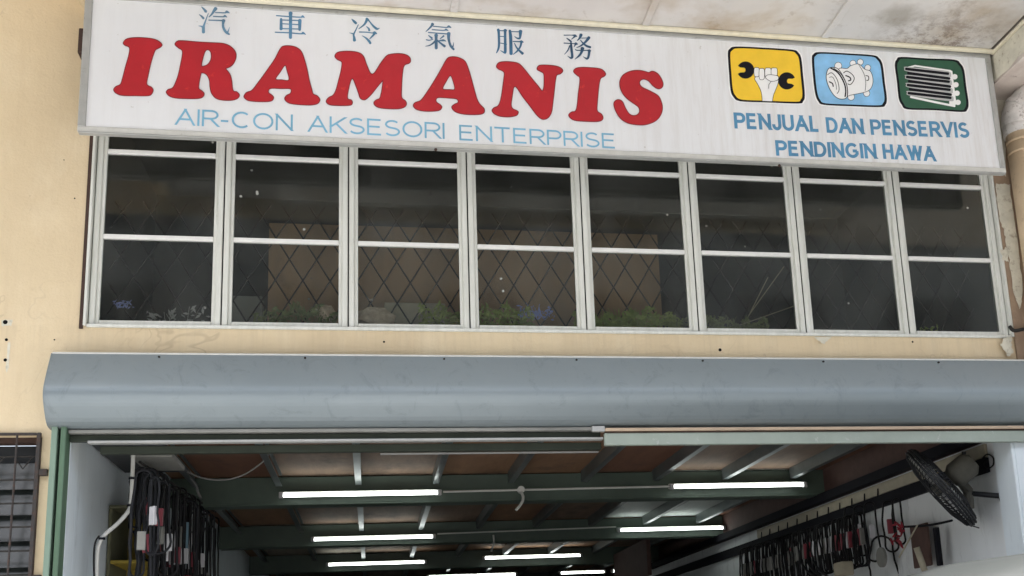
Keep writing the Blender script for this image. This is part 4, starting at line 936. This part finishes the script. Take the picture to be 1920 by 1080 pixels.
pipe_run('bracket_arm', [atX(1688,988,3.8), atX(1740,985,3.75), atX(1785,976,3.7)], .008, MT['black'], 'thin black arm between the red tangle and the fan', 'bracket', 6)
p = atX(1583,1066,3.7); tag(build('cream_box', MB().bbox(p.x-.06,p.y-.1,p.z-.06,p.x+.04,p.y+.08,p.z+.05,.01), MT['beige']), 'tilted cream box under the belts on the right wall', 'box')
for k in range(3):
    pipe_run('black_hose', [atX(1500+12*k,1050,3.74), atX(1515+12*k,1072,3.72), atX(1545+12*k,1090,3.7), atX(1575+12*k,1100,3.7)], .010, MT['belt'], ['left of three black hoses','middle of three black hoses','right of three black hoses'][k]+' drooping under the right wall belts', 'hose')
facing_box('back_cabinet', 1150,1040,1215,1078, 3.2, .05, MT['brownbox'], 'reddish brown cabinet far back against the right side', 'cabinet')

# wall fan
fc = atY(1764, 914, 6.50)
fan = thing('wall_fan', 'dusty grey wall fan seen edge-on under the shutter at the right', 'fan', tuple(fc))
fv = (fc-Vector((0,0,EYE))).normalized(); rv = (right-fv*right.dot(fv)).normalized(); dv = fv.cross(rv).normalized()
if dv.dot(down) < 0: dv = -dv
ax = (-rv*.76 + dv*.64 - fv*.05).normalized()           # the fan blows down and to the left
e1_ = ax.cross(fv).normalized(); e2_ = ax.cross(e1_).normalized()
R_ = .305
def ring(c, r, th, n=32): return [c+(e1_*math.cos(2*math.pi*k/n)+e2_*math.sin(2*math.pi*k/n))*r for k in range(n)]
m = MB(); 
for off, r in ((.0, R_), (.018, R_*.99), (-.018, R_*.99)): m.tube(ring(fc+ax*off, r, 0), .0075, 6, close=True)
build('cage_rim', m, MT['fandark'], fan)
for side, nm in ((1,'front_guard'), (-1,'rear_guard')):
    m = MB()
    for k in range(60):
        a = 2*math.pi*k/60; d = e1_*math.cos(a)+e2_*math.sin(a)
        m.tube([fc+d*R_, fc+d*R_*.93+ax*side*.036, fc+d*R_*.6+ax*side*.062, fc+d*.06+ax*side*.07], .0034, 4)
    for rr_ in (.9,.6,.35): m.tube(ring(fc+ax*side*(.042 if rr_ > .8 else .064), R_*rr_, 0, 28), .0022, 4, close=True)
    build(nm, m, MT['fandark'], fan)
for k in range(3):
    a0 = 2*math.pi*k/3+.5; m = MB(); vs = []
    for i in range(7):
        for j in range(5):
            a = a0+(j/4-.5)*(.9+.2*i/6); r = .045+(R_-.075)*i/6; vs.append(fc+(e1_*math.cos(a)+e2_*math.sin(a))*r+ax*((j/4-.5)*.07))
    m.add(vs, [(i*5+j, i*5+j+1, (i+1)*5+j+1, (i+1)*5+j) for i in range(6) for j in range(4)]); build('blade', m, MT['fandust'], fan)
build('hub', MB().tube([fc+ax*.05, fc-ax*.05], .04, 14), MT['fan'], fan)
mo = fc-ax*.10
build('motor_housing', MB().tube([mo+ax*.02, mo-ax*.02, mo-ax*.13, mo-ax*.165], [.055,.085,.082,.05], 18), MT['fan'], fan, smooth=True)
kb = mo-ax*.09-dv*.088; build('knob', MB().tube([kb-ax*0, kb-dv*.018], .014, 10), MT['fandark'], fan)
jt = atY(1815, 925, 6.52)
build('neck', MB().tube([mo-ax*.05+dv*.05, jt+Vector((-.0,0,.02)), jt+Vector((0.01,0,-.10))], [.03,.034,.02], 10), MT['fan'], fan)
build('wall_arm', MB().tube([jt, atX(1878,930,XW-.01)], .017, 10), MT['fandark'], fan)
q = atX(1880,930,XW-.012); build('wall_plate', MB().tube([q, q+Vector((.012,0,0))], .05, 14), MT['fandark'], fan)
pipe_run('curled_cable', [atX(1838,865,XW-.02), atX(1850,852,XW-.03), atX(1862,858,XW-.03), atX(1862,872,XW-.03), atX(1852,878,XW-.03), atX(1846,870,XW-.03), atX(1852,862,XW-.03)], .005, MT['belt'], 'small curled black cable on the wall above the fan arm', 'cable', 6)
pipe_run('fan_wire', [atY(1795,972,6.5), atY(1815,983,6.5), atY(1836,990,6.5)], .004, MT['fandark'], 'short twisted wire dangling from the bottom of the fan', 'wire', 5)

# ------------------------------------------------------------------ right side: downpipe and peeling paint
dp = thing('downpipe', 'tan painted drainpipe with a flaking white elbow at the right edge', 'pipe', (4.19,6.07,2.95))
build('pipe_shaft', MB().tube([(4.19,6.07,3.35),(4.19,6.07,4.86)], .10, 24), MT['pipe'], dp, smooth=True)
for z in (4.72, 4.80): build('pipe_band', MB().tube([(4.19,6.07,z),(4.19,6.07,z+.012)], .1035, 24), MT['pipe'], dp)
build('socket', MB().tube([(4.19,6.07,4.861),(4.19,6.07,4.95)], .112, 24), MT['elbow'], dp, smooth=True)
build('elbow', MB().tube(catm3([(4.19,6.07,4.93),(4.195,6.06,5.0),(4.24,6.03,5.07),(4.33,5.97,5.12),(4.46,5.9,5.14)]), .118, 22), MT['elbow'], dp, smooth=True)
build('elbow_rim', MB().tube([(4.20,6.05,5.02),(4.215,6.04,5.04)], .126, 24), MT['elbow'], dp)
def patch(name, pxs, Y, mat, label, cat, jit=1.5, th=.007, seed=1, par=None):
    rr = random.Random(seed); l = []
    n = len(pxs)
    for i in range(n):
        a, b = pxs[i], pxs[(i+1) % n]
        for k in range(8): t = k/8; l.append((a[0]+(b[0]-a[0])*t+rr.uniform(-jit,jit), a[1]+(b[1]-a[1])*t+rr.uniform(-jit,jit)))
    mb = extruded(l, [], lambda p: atY(p[0], p[1], Y-th), lambda p: atY(p[0], p[1], Y))
    o = build(name, mb, mat, par)
    if label: tag(o, label, cat)
    return o
patch('peeling_paint', [(1866,345),(1893,345),(1905,430),(1918,545),(1912,585),(1898,540),(1892,480),(1884,440),(1872,400)], 6.18, MT['peel'], 'long tapering strip of exposed white plaster left of the downpipe', 'plaster', seed=2)
patch('peeling_paint', [(1862,165),(1886,165),(1884,230),(1886,330),(1876,325),(1870,250)], 6.18, MT['peel'], 'white plaster strip between signboard edge and pipe elbow', 'plaster', seed=3)
patch('peeling_paint', [(1876,470),(1890,462),(1890,490),(1880,488)], 6.18, MT['peel'], 'small curled flake of white paint beside the rightmost window', 'plaster', jit=2, seed=4)
patch('peeling_paint', [(1884,632),(1898,632),(1896,648),(1902,660),(1890,668),(1884,655),(1876,648)], 6.18, MT['peel'], 'pale plaster blotch below the right end of the window sill', 'plaster', jit=2, seed=5)
patch('paint_flake', [(1525,632),(1560,631),(1545,645)], 6.2, MT['peel'], 'curled triangular flake hanging under the seventh window', 'plaster', jit=1, th=.012, seed=6)
pipe_run('sill_wires', [atY(1893,612,6.14), atY(1902,620,6.12), atY(1925,616,6.10), atY(1960,612,6.1)], .012, MT['darkmetal'], 'dark taped wires at the right end of the window sill', 'cable', 6)
# anchor holes and a streak in the left wall
for i, (px, py, r) in enumerate(((10,604,.012),(12,637,.008),(10,675,.009),(140,372,.004),(102,637,.004),(720,641,.006),(1350,656,.010),(1711,641,.006),(120,300,.003))):
    q = atY(px, py, D-.0005); build('anchor_hole', MB().tube([q+Vector((0,.002,0)), q-Vector((0,.0015,0))], r, 9), MT['gap'], fw)
patch('plaster_streak', [(15,642),(20,642),(16,690),(12,700),(11,690)], D, MT['peel'], None, None, jit=.8, th=.0015, seed=8, par=fw)
patch('plaster_streak', [(2,600),(24,600),(22,610),(4,612)], D, MT['peel'], None, None, jit=1.2, th=.0004, seed=9, par=fw)
ROOT
# ------------------------------------------------------------------ left louvre window with a grille
lw = thing('louvre_window', 'grimy louvred window with a rusty grille at the lower left', 'window', (-2.3,6.2,1.2))
build('casing', wall_grid([-3.0,-2.97,-1.715,-1.685], [1.2,1.23,2.885,2.915], D+.05, D+.12, [(-2.97,-1.715,1.23,2.885)]), MT['rust'], lw)
build('backing', MB().box(-2.97,D+.13,1.23,-1.715,D+.14,2.885), MT['dimtop'], lw)
for i in range(11):
    z = 2.64-.135*i; m = MB(); m.add([(-2.97,D+.055,z),(-1.715,D+.055,z),(-1.715,D+.095,z+.145),(-2.97,D+.095,z+.145),(-2.97,D+.060,z),(-1.715,D+.060,z),(-1.715,D+.10,z+.145),(-2.97,D+.10,z+.145)], [(0,1,2,3),(7,6,5,4),(0,4,5,1),(3,2,6,7),(0,3,7,4),(1,5,6,2)])
    build('louvre_blade', m, MT['louvre'], lw)
wg = thing('window_grille', 'dull brown bar grille mounted over the louvred window', 'grille', (-2.3,6.15,1.2))
build('frame_bar', MB().bbox(-1.705,D-.03,1.18,-1.685,D-.012,2.925,.002), MT['oldsteel'], wg)
build('frame_bar', MB().bbox(-3.0,D-.03,2.912,-1.7055,D-.012,2.925,.002), MT['oldsteel'], wg)
for k in range(8):
    x = -1.80-.135*k; build('bar', MB().tube([(x,D-.024,1.18),(x,D-.024,2.912)], .0055, 6), MT['oldsteel'], wg)
for k in range(12):
    z = 2.80-.122*k; build('bar', MB().tube([(-3.0,D-.014,z),(-1.705,D-.014,z)], .0045, 6), MT['darkmetal'], wg)
m = MB()
for k in range(4):
    x = -1.72-.135*2*k*.5; m.tube([(x,D-.017,2.80),(x-.045,D-.017,2.735),(x-.09,D-.017,2.80)], .004, 5)
build('zigzag_bar', m, MT['darkmetal'], wg)
for z in (2.715, 2.17, 1.5): build('fixing_lug', MB().bbox(-1.6845,D-.028,z-.017,-1.645,D-.002,z+.017,.002), MT['oldsteel'], wg)

# ------------------------------------------------------------------ parked van whose roof shows at the lower right
vn = thing('parked_van', 'pale silver van roof showing at the bottom right corner', 'van', (3.35,4.1,.06))
def section(x, top, w0):      # cross-section profile across Y at a station X
    return [(x, 3.62, .35), (x, 3.58, .95), (x, 3.66, top-.30), (x, 3.80, top-.06), (x, 4.05, top-.012), (x, 4.45, top), (x, 4.85, top-.012), (x, 5.10, top-.06), (x, 5.24, top-.30), (x, 5.32, .95), (x, 5.28, .35)]
st_ = [(1.55,1.10),(1.75,1.25),(2.02,1.72),(2.20,1.885),(2.45,1.955),(2.75,1.985),(3.3,2.0),(4.2,2.0),(5.2,1.99),(5.6,1.95),(5.72,1.8)]
m = MB(); vs = []
for x, tz in st_: vs += section(x, tz, 0)
k = 11; m.add(vs, [(i*k+j, i*k+j+1, (i+1)*k+j+1, (i+1)*k+j) for i in range(len(st_)-1) for j in range(k-1)]+[tuple(range(k)), tuple((len(st_)-1)*k+j for j in range(k))])
vb = build('body', m, MT['van'], vn, smooth=True)
for yy in (3.60, 5.15):
    for xx in (2.2, 4.9):
        build('wheel', MB().tube([(xx,yy,.36),(xx,yy+.16,.36)], .30, 20), MT['tyre'], vn)
build('side_window', MB().add([(2.35,3.617,1.32),(5.3,3.617,1.32),(5.2,3.650,1.64),(2.55,3.650,1.64),(2.35,3.607,1.32),(5.3,3.607,1.32),(5.2,3.640,1.64),(2.55,3.640,1.64)], [(0,1,2,3),(7,6,5,4),(0,4,5,1),(3,2,6,7),(0,3,7,4),(1,5,6,2)]), MT['vanglass'], vn)
